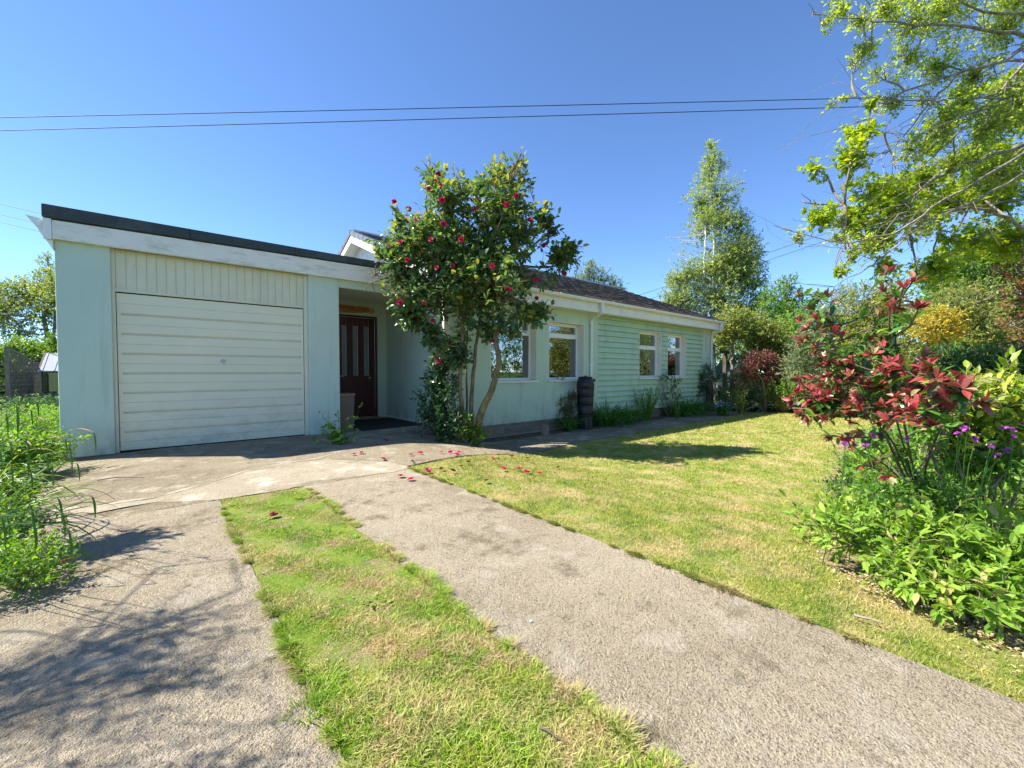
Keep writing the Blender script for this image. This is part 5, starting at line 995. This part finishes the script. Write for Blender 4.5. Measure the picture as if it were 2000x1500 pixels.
# low growth beside the garage
lm = MB(); N_ = 15000
xx = rng.uniform(-3.2, -.72, N_*2); yy = rng.uniform(2.2, 14.5, N_*2); lim = np.where(yy < 4.3, -.74-.06*np.sin(yy*5), np.where(yy < 7.6, -.74-.07*(yy-4.3), -1.0)); k_ = xx < lim
xx, yy = xx[k_][:N_], yy[k_][:N_]; hgt = (.10+.30*np.clip((lim[k_][:N_]-xx)/.5, 0, 1))*(.6+.4*np.sin(xx*3)*np.cos(yy*2))
P = np.stack([xx, yy, G(xx, yy)-.04+hgt*rng.random(len(xx))**.5+.02], 1); leaves(lm, P, nrm(unit(len(P))*np.array([1, 1, .4])+np.array([.1, -.1, .25])), nrm(unit(len(P))*.5+np.array([0, 0, 1.])), .055*(.7+.8*rng.random(len(P))), T8, np.clip(.5+.25*rng.normal(size=len(P)), 0, 1))
tag(lm.obj('ground_cover', L['bright']), 'low leafy green growth between the left fence and garage', 'ground cover', kind='stuff')
for x, y, r, h, n, sz, mt_, lb in ((95, 930, .30, .55, 190, .05, 'bright', 'leafy green weed at the garage corner foot'), (60, 870, .45, .65, 260, .05, 'fern', 'tall nettle-like weed patch left of the garage pillar'), (20, 940, .4, .6, 230, .055, 'mid', 'leafy weed at the left frame edge beyond the sedges'), (85, 850, .4, .6, 230, .05, 'mid', 'leafy weed patch beside the garage side wall'), (70, 820, .55, .7, 260, .06, 'dark', 'darker weeds farther along the garage side')):
    mound('weed', lb, x, y, r, h, n, 6, sz, mt_, T=T8, group='weeds along the left of the garage')
mound('low_shrub', 'small-leaved sprawling green shrub at the lower left frame edge', 35, 1160, .26, .30, 330, 7, .026, 'fern', twl=2.6)
mound('low_shrub', 'fine-leaved shrub spilling over the left driveway edge', 5, 1110, .28, .42, 300, 7, .026, 'mid', twl=2.6)
def sedge(x, y, n, ln_, label, stalks, lean=(0.08, -.05)):
    b = onG(x, y); th = thing('pendulous_sedge', label, 'sedge', b, 'pendulous sedges on the left'); mb = MB(); a = rng.random(n)*6.28; q = rng.random(n)**.5*.16
    p = np.stack([b[0]+q*np.cos(a), b[1]+q*np.sin(a), np.full(n, b[2])], 1); l = .2+.7*rng.random(n); d = np.stack([np.cos(a)*l+lean[0], np.sin(a)*l+lean[1], np.ones(n)], 1)
    ribbons(mb, p, d, ln_*(.55+.5*rng.random(n)), .014+.008*rng.random(n), 1.3+1.2*rng.random(n), 9); mb.obj('leaves', L['sedge'], th)
    for (tx, ty, dd) in stalks:
        e = at(tx, ty, dd); ap = e+np.array([-.10, .03, .04]); b0 = b+np.array([random.gauss(0, .05), random.gauss(0, .05), 0]); t_ = np.linspace(0, 1, 14)[:, None]
        mid = b0*.45+ap*.55+np.array([-.08, 0, .22]); c = (1-t_)**2*b0+2*t_*(1-t_)*mid+t_**2*e; sm = MB(); sm.tube(c, np.linspace(.0035, .0015, 14), 5); sm.obj('flower_stem', L['sedge'], th)
        hang = random.random() < .6
        for k in range(random.randint(2, 3)):
            s0 = c[13-k*2]; L2 = random.uniform(.10, .16); t2 = np.linspace(0, 1, 7)[:, None]
            fw = nrm((c[-1]-c[-3])[None])[0]; q2 = s0+fw*L2*(.55*t2-.35*t2**2 if hang else .9*t2)-np.array([0, 0, 1.])*L2*(t2**1.4*(.95 if hang else .25)); sp = MB(); sp.tube(q2, np.array([.0015, .003, .004, .0042, .004, .003, .0012]), 6); sp.obj('spike', L['sedge' if hang else 'spike'], th)
sedge(-50, 1120, 26, .8, 'nearest sedge with long arching leaves at the left frame edge', [(118, 1000, 1.75), (178, 968, 1.8), (60, 1010, 1.7), (130, 1030, 1.65)])
sedge(-40, 1030, 28, .8, 'sedge with drooping pale brown spikes in front of the garage pillar', [(180, 842, 2.4), (150, 838, 2.4), (135, 880, 2.3), (150, 905, 2.3)])
sedge(-20, 960, 34, .85, 'sedge behind with brown spikes level with the fence foot', [(75, 778, 2.7), (72, 786, 2.7), (60, 800, 2.7), (75, 815, 2.6), (50, 860, 2.5), (20, 868, 2.5), (85, 835, 2.7)])
sedge(-110, 1000, 60, 1.0, 'sedge mostly outside the left frame edge', [(30, 790, 2.2), (10, 805, 2.2), (52, 870, 2.1), (20, 905, 2.1)])
# off-frame tree on the left whose bare boughs shade the drive
tb = np.array([-3.4, 3.6, -.07]); th = thing('bare_tree', 'thinly leaved tree just outside the left frame, shading the driveway', 'tree', tb); tm = MB(); lm = MB()
c0 = curve(tb-np.array([0, 0, .1]), tb+np.array([.1, 0, 2.4]), .03, 8); tm.tube(c0, np.linspace(.1, .05, 8), 8)
bl = []
for i in range(16):
    tx, ty, z = random.uniform(-.75, .2), random.uniform(.7, 2.4), random.uniform(2.0, 3.5)
    bl.append((np.array([tx-SX*z, ty+SY*z, z]), .30, .8))
for i in range(6):
    tx, ty, z = -.40+.06*i, 3.62+.10*math.sin(i*2), random.uniform(1.6, 2.0)
    bl.append((np.array([tx-SX*z, ty+SY*z, z]), .17-.012*i, .7))
limbs(tm, c0[4:], bl[:16], .009, 34, bend=.28); limbs(tm, c0[2:4], bl[16:], .006, 8, bend=.1); rejf = lambda p: p[:, 0] > -.22*p[:, 1]-.2
foliage(lm, tm, bl[:16], 330, 5, .038, T4, surf=.9, rej=rejf, twl=8); foliage(lm, tm, bl[16:], 230, 6, .06, T4, surf=.7, rej=rejf, twl=3); lm.obj('crown', L['mid'], th); tm.obj('trunk', M['bark'], th)
# ------------------------------------------------------------------ summerhouse and post beyond the house
s0 = at(1422, 755, 21.); sh = thing('summerhouse', 'small pale boarded summerhouse with green felt roof beyond the dark post', 'summerhouse', (s0[0], s0[1], -.3))
sx, sy_ = s0[0], s0[1]; rx = RT[:2]; dpt = FW[:2]/np.linalg.norm(FW[:2])
def sp_(u, v, z): return (sx+rx[0]*u+dpt[0]*v, sy_+rx[1]*u+dpt[1]*v, z)
m_ = MB(); zr2 = 1.1+30/FPX*21; ze2 = 1.1-8/FPX*21; W2 = 1.35
nb_ = 14
for i in range(nb_):
    za = -.3+(zr2+.22)*i/nb_; zb2 = -.3+(zr2+.22)*(i+1)/nb_-.012
    def hw(z): return W2/2 if z < ze2 else W2/2*(zr2-z)/(zr2-ze2)
    if hw(zb2) <= 0: break
    c_ = W2/2+.1; m_.prism([sp_(c_-hw(za), 0, za), sp_(c_+hw(za), 0, za), sp_(c_+hw(zb2), 0, zb2), sp_(c_-hw(zb2), 0, zb2)], (dpt[0]*1.8, dpt[1]*1.8, 0))
m_.obj('walls', M['shed'], sh); m_ = MB(); c_ = W2/2+.1
for s_ in (1, -1):
    m_.prism([sp_(c_, -.15, zr2+.02), sp_(c_+s_*(W2/2+.2), -.15, ze2-.17), sp_(c_+s_*(W2/2+.2), -.15, ze2-.10), sp_(c_, -.15, zr2+.09)], (dpt[0]*2.1, dpt[1]*2.1, 0))
m_.obj('roof', M['shedroof'], sh)
m_ = MB(); pb_ = at(1415, 790, 17); zz = float(G(pb_[0], pb_[1])); ztp = 1.1+36/FPX*17
pp_ = thing('pergola_post', 'dark wooden post with a cross beam beside the far house corner', 'post', (pb_[0], pb_[1], zz))
m_.box(pb_[0]-.07, pb_[1]-.07, zz-.1, pb_[0]+.07, pb_[1]+.07, ztp); m_.obj('post', M['post'], pp_, bevel=.01); m_ = MB(); q_ = pb_.copy(); m_.prism([(pb_[0]-.6, pb_[1]-.03, ztp+.002), (pb_[0]+.35, pb_[1]-.03, ztp+.002), (pb_[0]+.35, pb_[1]-.03, ztp+.10), (pb_[0]-.6, pb_[1]-.03, ztp+.10)], (0, .07, 0)); m_.obj('beam', M['post'], pp_, bevel=.01)
m_ = MB(); q_ = onG(1511, 806)+np.array([0, .3, 0]); m_.box(q_[0]-.07, q_[1]-.07, q_[2]-.05, q_[0]+.07, q_[1]+.07, q_[2]+1.0); tag(m_.obj('marker_post', M['wood'], None, q_, bevel=.02), 'short pale weathered post among the lime spiky plants', 'post')
# ------------------------------------------------------------------ overhead wires
def wire(a, b, r_, sag, label):
    a = np.array(a); b = np.array(b); t_ = np.linspace(0, 1, 40)[:, None]; p = a+(b-a)*t_-np.array([0, 0, 1])*sag*4*t_*(1-t_); mb = MB(); mb.tube(p, r_, 6); tag(mb.obj('overhead_wire', M['wire'], None, p[0]), label, 'wire', 'overhead wires')
wire(at(-700, 243, 9), at(2500, 170, 9), .008, .04, 'upper of the two long wires crossing the open sky')
wire(at(-700, 272, 9), at(2500, 183, 9), .008, .04, 'lower of the two long wires crossing the open sky')
wire(at(-400, 300, 16), at(210, 446, 16), .010, .05, 'uppermost short wire behind the garage roof corner')
wire(at(-400, 318, 16), at(210, 468, 16), .010, .05, 'middle short wire behind the garage roof corner')
wire(at(-400, 335, 16), at(210, 482, 16), .010, .05, 'lowest short wire behind the garage roof corner')
wire(at(1180, 598, 34), at(1700, 425, 34), .016, .1, 'upper faint wire sloping up behind the birch')
wire(at(1180, 612, 34), at(1700, 440, 34), .016, .1, 'lower faint wire sloping up behind the birch')
# ------------------------------------------------------------------ grass blades
def inpoly(P, poly):
    poly = np.asarray(poly, float); x, y = P[:, 0], P[:, 1]; c = np.zeros(len(P), bool); j = len(poly)-1
    for i in range(len(poly)):
        xi, yi = poly[i][:2]; xj, yj = poly[j][:2]; c ^= ((yi > y) != (yj > y)) & (x < (xj-xi)*(y-yi)/(yj-yi+1e-12)+xi); j = i
    return c
def blades(name, label, poly, n, hfun, wk, excl=None, rmax=18., pw=.45, dz=-.004, seed=0, kind='stuff', lean=.6, mat=None):
    r = 1.0*(rmax/1.0)**(rng.random(n)**(1/ (1+pw))); ph_ = np.radians(rng.uniform(-25, 100, n)); P = np.stack([r*np.sin(ph_), r*np.cos(ph_)], 1)
    k = inpoly(P, poly)
    if excl is not None: k &= ~inpoly(P, excl)
    P = P[k]; r = r[k]; N = len(P); h = hfun(P, r)*(.5+.8*rng.random(N)); w__ = np.maximum(.0035, r*wk)*(.7+.6*rng.random(N))
    a = rng.random(N)*6.28; l = lean*rng.normal(size=(N, 2)); b = np.stack([P[:, 0], P[:, 1], G(P[:, 0], P[:, 1])+dz], 1); s = np.stack([np.cos(a), np.sin(a), 0*a], 1)*w__[:, None]*.5
    m1 = b+np.stack([l[:, 0]*h*.35, l[:, 1]*h*.35, h*.6], 1); tp = b+np.stack([l[:, 0]*h, l[:, 1]*h, h], 1)
    V = np.stack([b-s, b+s, m1+s*.8, m1-s*.8, tp], 1).reshape(-1, 3); i = np.arange(N)*5; rr = rng.random(N); mb = MB()
    mb.add(V, np.stack([i, i+1, i+2, i+3], 1), rr); mb.f.append(np.stack([i+3, i+2, i+4], 1)); mb.r.append(rr)
    return tag(mb.obj(name, mat or M['blade']), label, 'grass', kind=kind)
def hl(P, r): return .016+.006*np.sin(P[:, 0]*7)*np.cos(P[:, 1]*6)+.0012*r
blades('lawn_grass', 'short sunlit lawn grass, part green and part straw coloured', lawn_edge, 650000, hl, .0011, [tuple(np.array(p)*.93+np.mean(bedp, axis=0)*.07) for p in bedp])
def hs(P, r): return np.where(P[:, 1] > 1.7+.3*np.sin(P[:, 0]*9), .011, .020)+.006*np.sin(P[:, 0]*17+P[:, 1]*9)
blades('strip_grass', 'mossy grass of the centre strip between the driveway tracks', [(.355, -1), (.362, 4.305), (1.05, 4.28), (1.055, -1)], 800000, hs, .0009, rmax=5.0, dz=.006, pw=.9, mat=M['stripblade'], lean=1.0)

# ------------------------------------------------------------------ litter, weeds in the strip, small loose things
def scatter_leaves(name, label, pts, size, mat):
    mb = MB(); n = len(pts); P = np.array(pts); leaves(mb, P, nrm(unit(n)*np.array([1, 1, .25])), nrm(unit(n)*.45+np.array([0, 0, 1.])), size*(.6+.8*rng.random(n)), T4); tag(mb.obj(name, L[mat]), label, 'leaf litter', kind='stuff')
L['straw'] = leafmat('straw_scraps', [(0, (.22, .14, .07)), (.5, (.45, .33, .18)), (1, (.62, .50, .28))], .8, .1)
L['litter'] = leafmat('dead_leaves', [(0, (.10, .05, .025)), (.5, (.24, .13, .06)), (1, (.45, .32, .17))], .8, .1)
pp_ = []
for _ in range(520):
    x, y = random.gauss(960, 75), random.gauss(893, 16); 
    if y > 862 and x > 800: p = onG(x, y); p[2] += .028; pp_.append(p)
scatter_leaves('leaf_litter', 'small brown dead leaves and petals scattered under the camellia', pp_, .026, 'litter')
pp_ = []
bp = np.array(bedp)
for _ in range(1500):
    i = random.randint(0, 6); t_ = random.random(); q = bp[i]*(1-t_)+bp[i+1]*t_+rng.normal(size=2)*.06; pp_.append((q[0], q[1], float(G(q[0], q[1]))+.014))
scatter_leaves('leaf_litter', 'pale straw and dead leaves along the lawn edge of the near bed', pp_, .018, 'straw')
pp_ = []
for _ in range(260): x = random.uniform(.40, 1.02); y = random.uniform(.8, 4.2); pp_.append((x, y, .018))
scatter_leaves('leaf_litter', 'tiny brown leaf scraps scattered in the mossy centre strip', pp_, .016, 'litter')
wd = [(510, 1020, 0, 'left of the brown blossom'), (590, 975, 0, 'at the top right corner of the strip'), (648, 1045, 1, 'on the right edge in the upper strip'), (690, 1060, 0, 'nearest the right concrete below the upper tuft'), (560, 1100, 1, 'in the middle beside a dry patch'), (735, 1180, 0, 'in the bright mossy middle of the strip'), (830, 1200, 1, 'on the right edge halfway down the strip'), (640, 1330, 1, 'at the left edge low in the strip'), (760, 1420, 0, 'near the bottom centre of the strip'), (925, 1250, 1, 'spilling over the right concrete'), (600, 1400, 1, 'at the lower left edge of the strip'), (470, 990, 0, 'at the top left corner of the strip')]
for x, y, k, where in wd:
    b = onG(x, y); th = thing('strip_weed', ('tuft of longer grass ' if k else 'small flat leafy weed ')+where, 'weed', b, 'weeds in the centre strip'); mb = MB(); n = 60 if k else 40
    a = rng.random(n)*6.28; q = rng.random(n)**.5*(.05 if k else .06); p = np.stack([b[0]+q*np.cos(a), b[1]+q*np.sin(a), np.full(n, .002)], 1)
    if k: ribbons(mb, p, np.stack([np.cos(a)*.9*rng.random(n), np.sin(a)*.9*rng.random(n), np.ones(n)], 1), .03+.045*rng.random(n), .0035, 1.5, 4)
    else: leaves(mb, p+np.array([0, 0, .014]), np.stack([np.cos(a), np.sin(a), .25+.4*rng.random(n)], 1), np.tile([0, 0, 1.], (n, 1))+.3*rng.normal(size=(n, 3)), .018+.014*rng.random(n), T8)
    mb.obj('leaves', L['bed'], th)
def stick(a, b, r_, label, mat='wood'):
    p0 = onG(*a); p1 = onG(*b); p0[2] += .03; p1[2] += .03; mb = MB(); mb.tube(curve(p0, p1, .04, 7), np.linspace(r_, r_*.5, 7), 6); tag(mb.obj('stick', M[mat], None, p0), label, 'stick')
stick((1667, 1213), (1722, 1231), .007, 'bleached white stick lying on the lawn near the bed', 'wood')
stick((190, 944), (282, 938), .006, 'thin brown bent stick lying on the apron before the garage', 'post')
stick((1055, 1440), (1110, 1470), .004, 'thin grey twig lying in the dry grass at the bottom', 'post')
mb = MB(); c_ = onG(1037, 1222); V_ = unit(30)*np.array([.008, .007, .006])+c_+np.array([0, 0, .02]); bm = bmesh.new(); [bm.verts.new(v) for v in V_]; bmesh.ops.convex_hull(bm, input=bm.verts[:]); me = bpy.data.meshes.new('pebble'); bm.to_mesh(me); bm.free(); me.materials.append(M['upvc']); o = bpy.data.objects.new('pebble', me); COL.objects.link(o); tag(o, 'small white pebble on the right driveway track near the dark stain', 'pebble')

xx = rng.uniform(1.8, 9.5, 26000); yy = rng.uniform(-2.5, 3.6, 26000); Pq = np.stack([xx, yy], 1); cb2 = np.mean(bedp, axis=0); inner = [tuple(np.array(p)*.9+cb2*.1) for p in bedp]
k_ = inpoly(Pq, inner) & (clump(np.stack([xx, yy, 0*xx], 1), 2.2, 3) > -.9); xx, yy = xx[k_], yy[k_]; P = np.stack([xx, yy, G(xx, yy)+.02+.16*rng.random(len(xx))**.7], 1); lm = MB()
leaves(lm, P, nrm(unit(len(P))*np.array([1, 1, .4])+np.array([0, 0, .25])), nrm(unit(len(P))*.5+np.array([0, 0, 1.])), .045*(.7+.8*rng.random(len(P))), T8); tag(lm.obj('ground_cover', L['mid']), 'low green ground cover beneath the plants of the right bed', 'ground cover', kind='stuff')

# turf creeping over the concrete edges in uneven clumps
def edging(name, label, pa, pb, n, side, mat):
    pa = np.array(pa, float); pb = np.array(pb, float); ln_ = np.linalg.norm(pb-pa); dr = (pb-pa)/ln_; nn = np.array([-dr[1], dr[0]])*side; t_ = rng.random(n)*ln_
    amt = np.sin(t_*4.3+pa[0]*7)+.8*np.sin(t_*11.7+pa[0]*3)+.9*np.sin(t_*37+2); k = amt > -.2; t_ = t_[k]; amt = amt[k]; N = len(t_)
    off = np.abs(rng.normal(size=N))*.008*(1+.35*amt)-.008+.004*rng.normal(size=N); P = pa+dr*t_[:, None]+nn*off[:, None]; h = (.012+.014*rng.random(N))*(1+.35*amt); a = rng.random(N)*6.28
    b = np.stack([P[:, 0], P[:, 1], G(P[:, 0], P[:, 1])+.010], 1); s_ = np.stack([np.cos(a), np.sin(a), 0*a], 1)*.0022
    l = rng.normal(size=(N, 2))*.8+nn*.8; tp = b+np.stack([l[:, 0]*h, l[:, 1]*h, h], 1); m1 = b+(tp-b)*np.array([.4, .4, .65])
    V = np.stack([b-s_, b+s_, m1+s_*.8, m1-s_*.8, tp], 1).reshape(-1, 3); i = np.arange(N)*5; rr = rng.random(N); mb = MB(); mb.add(V, np.stack([i, i+1, i+2, i+3], 1), rr); mb.f.append(np.stack([i+3, i+2, i+4], 1)); mb.r.append(rr)
    tag(mb.obj(name, mat), label, 'grass', kind='stuff')
edging('edge_grass', 'ragged grass creeping over the left edge of the right driveway track', (1.035, .4), (1.035, 4.27), 16000, -1, M['stripblade'])
edging('edge_grass', 'ragged grass creeping over the inner edge of the left driveway track', (.378, .6), (.378, 4.27), 14000, 1, M['stripblade'])
edging('edge_grass', 'ragged lawn grass creeping over the right edge of the driveway', (2.14, -.3), (2.14, 4.35), 16000, 1, M['blade'])
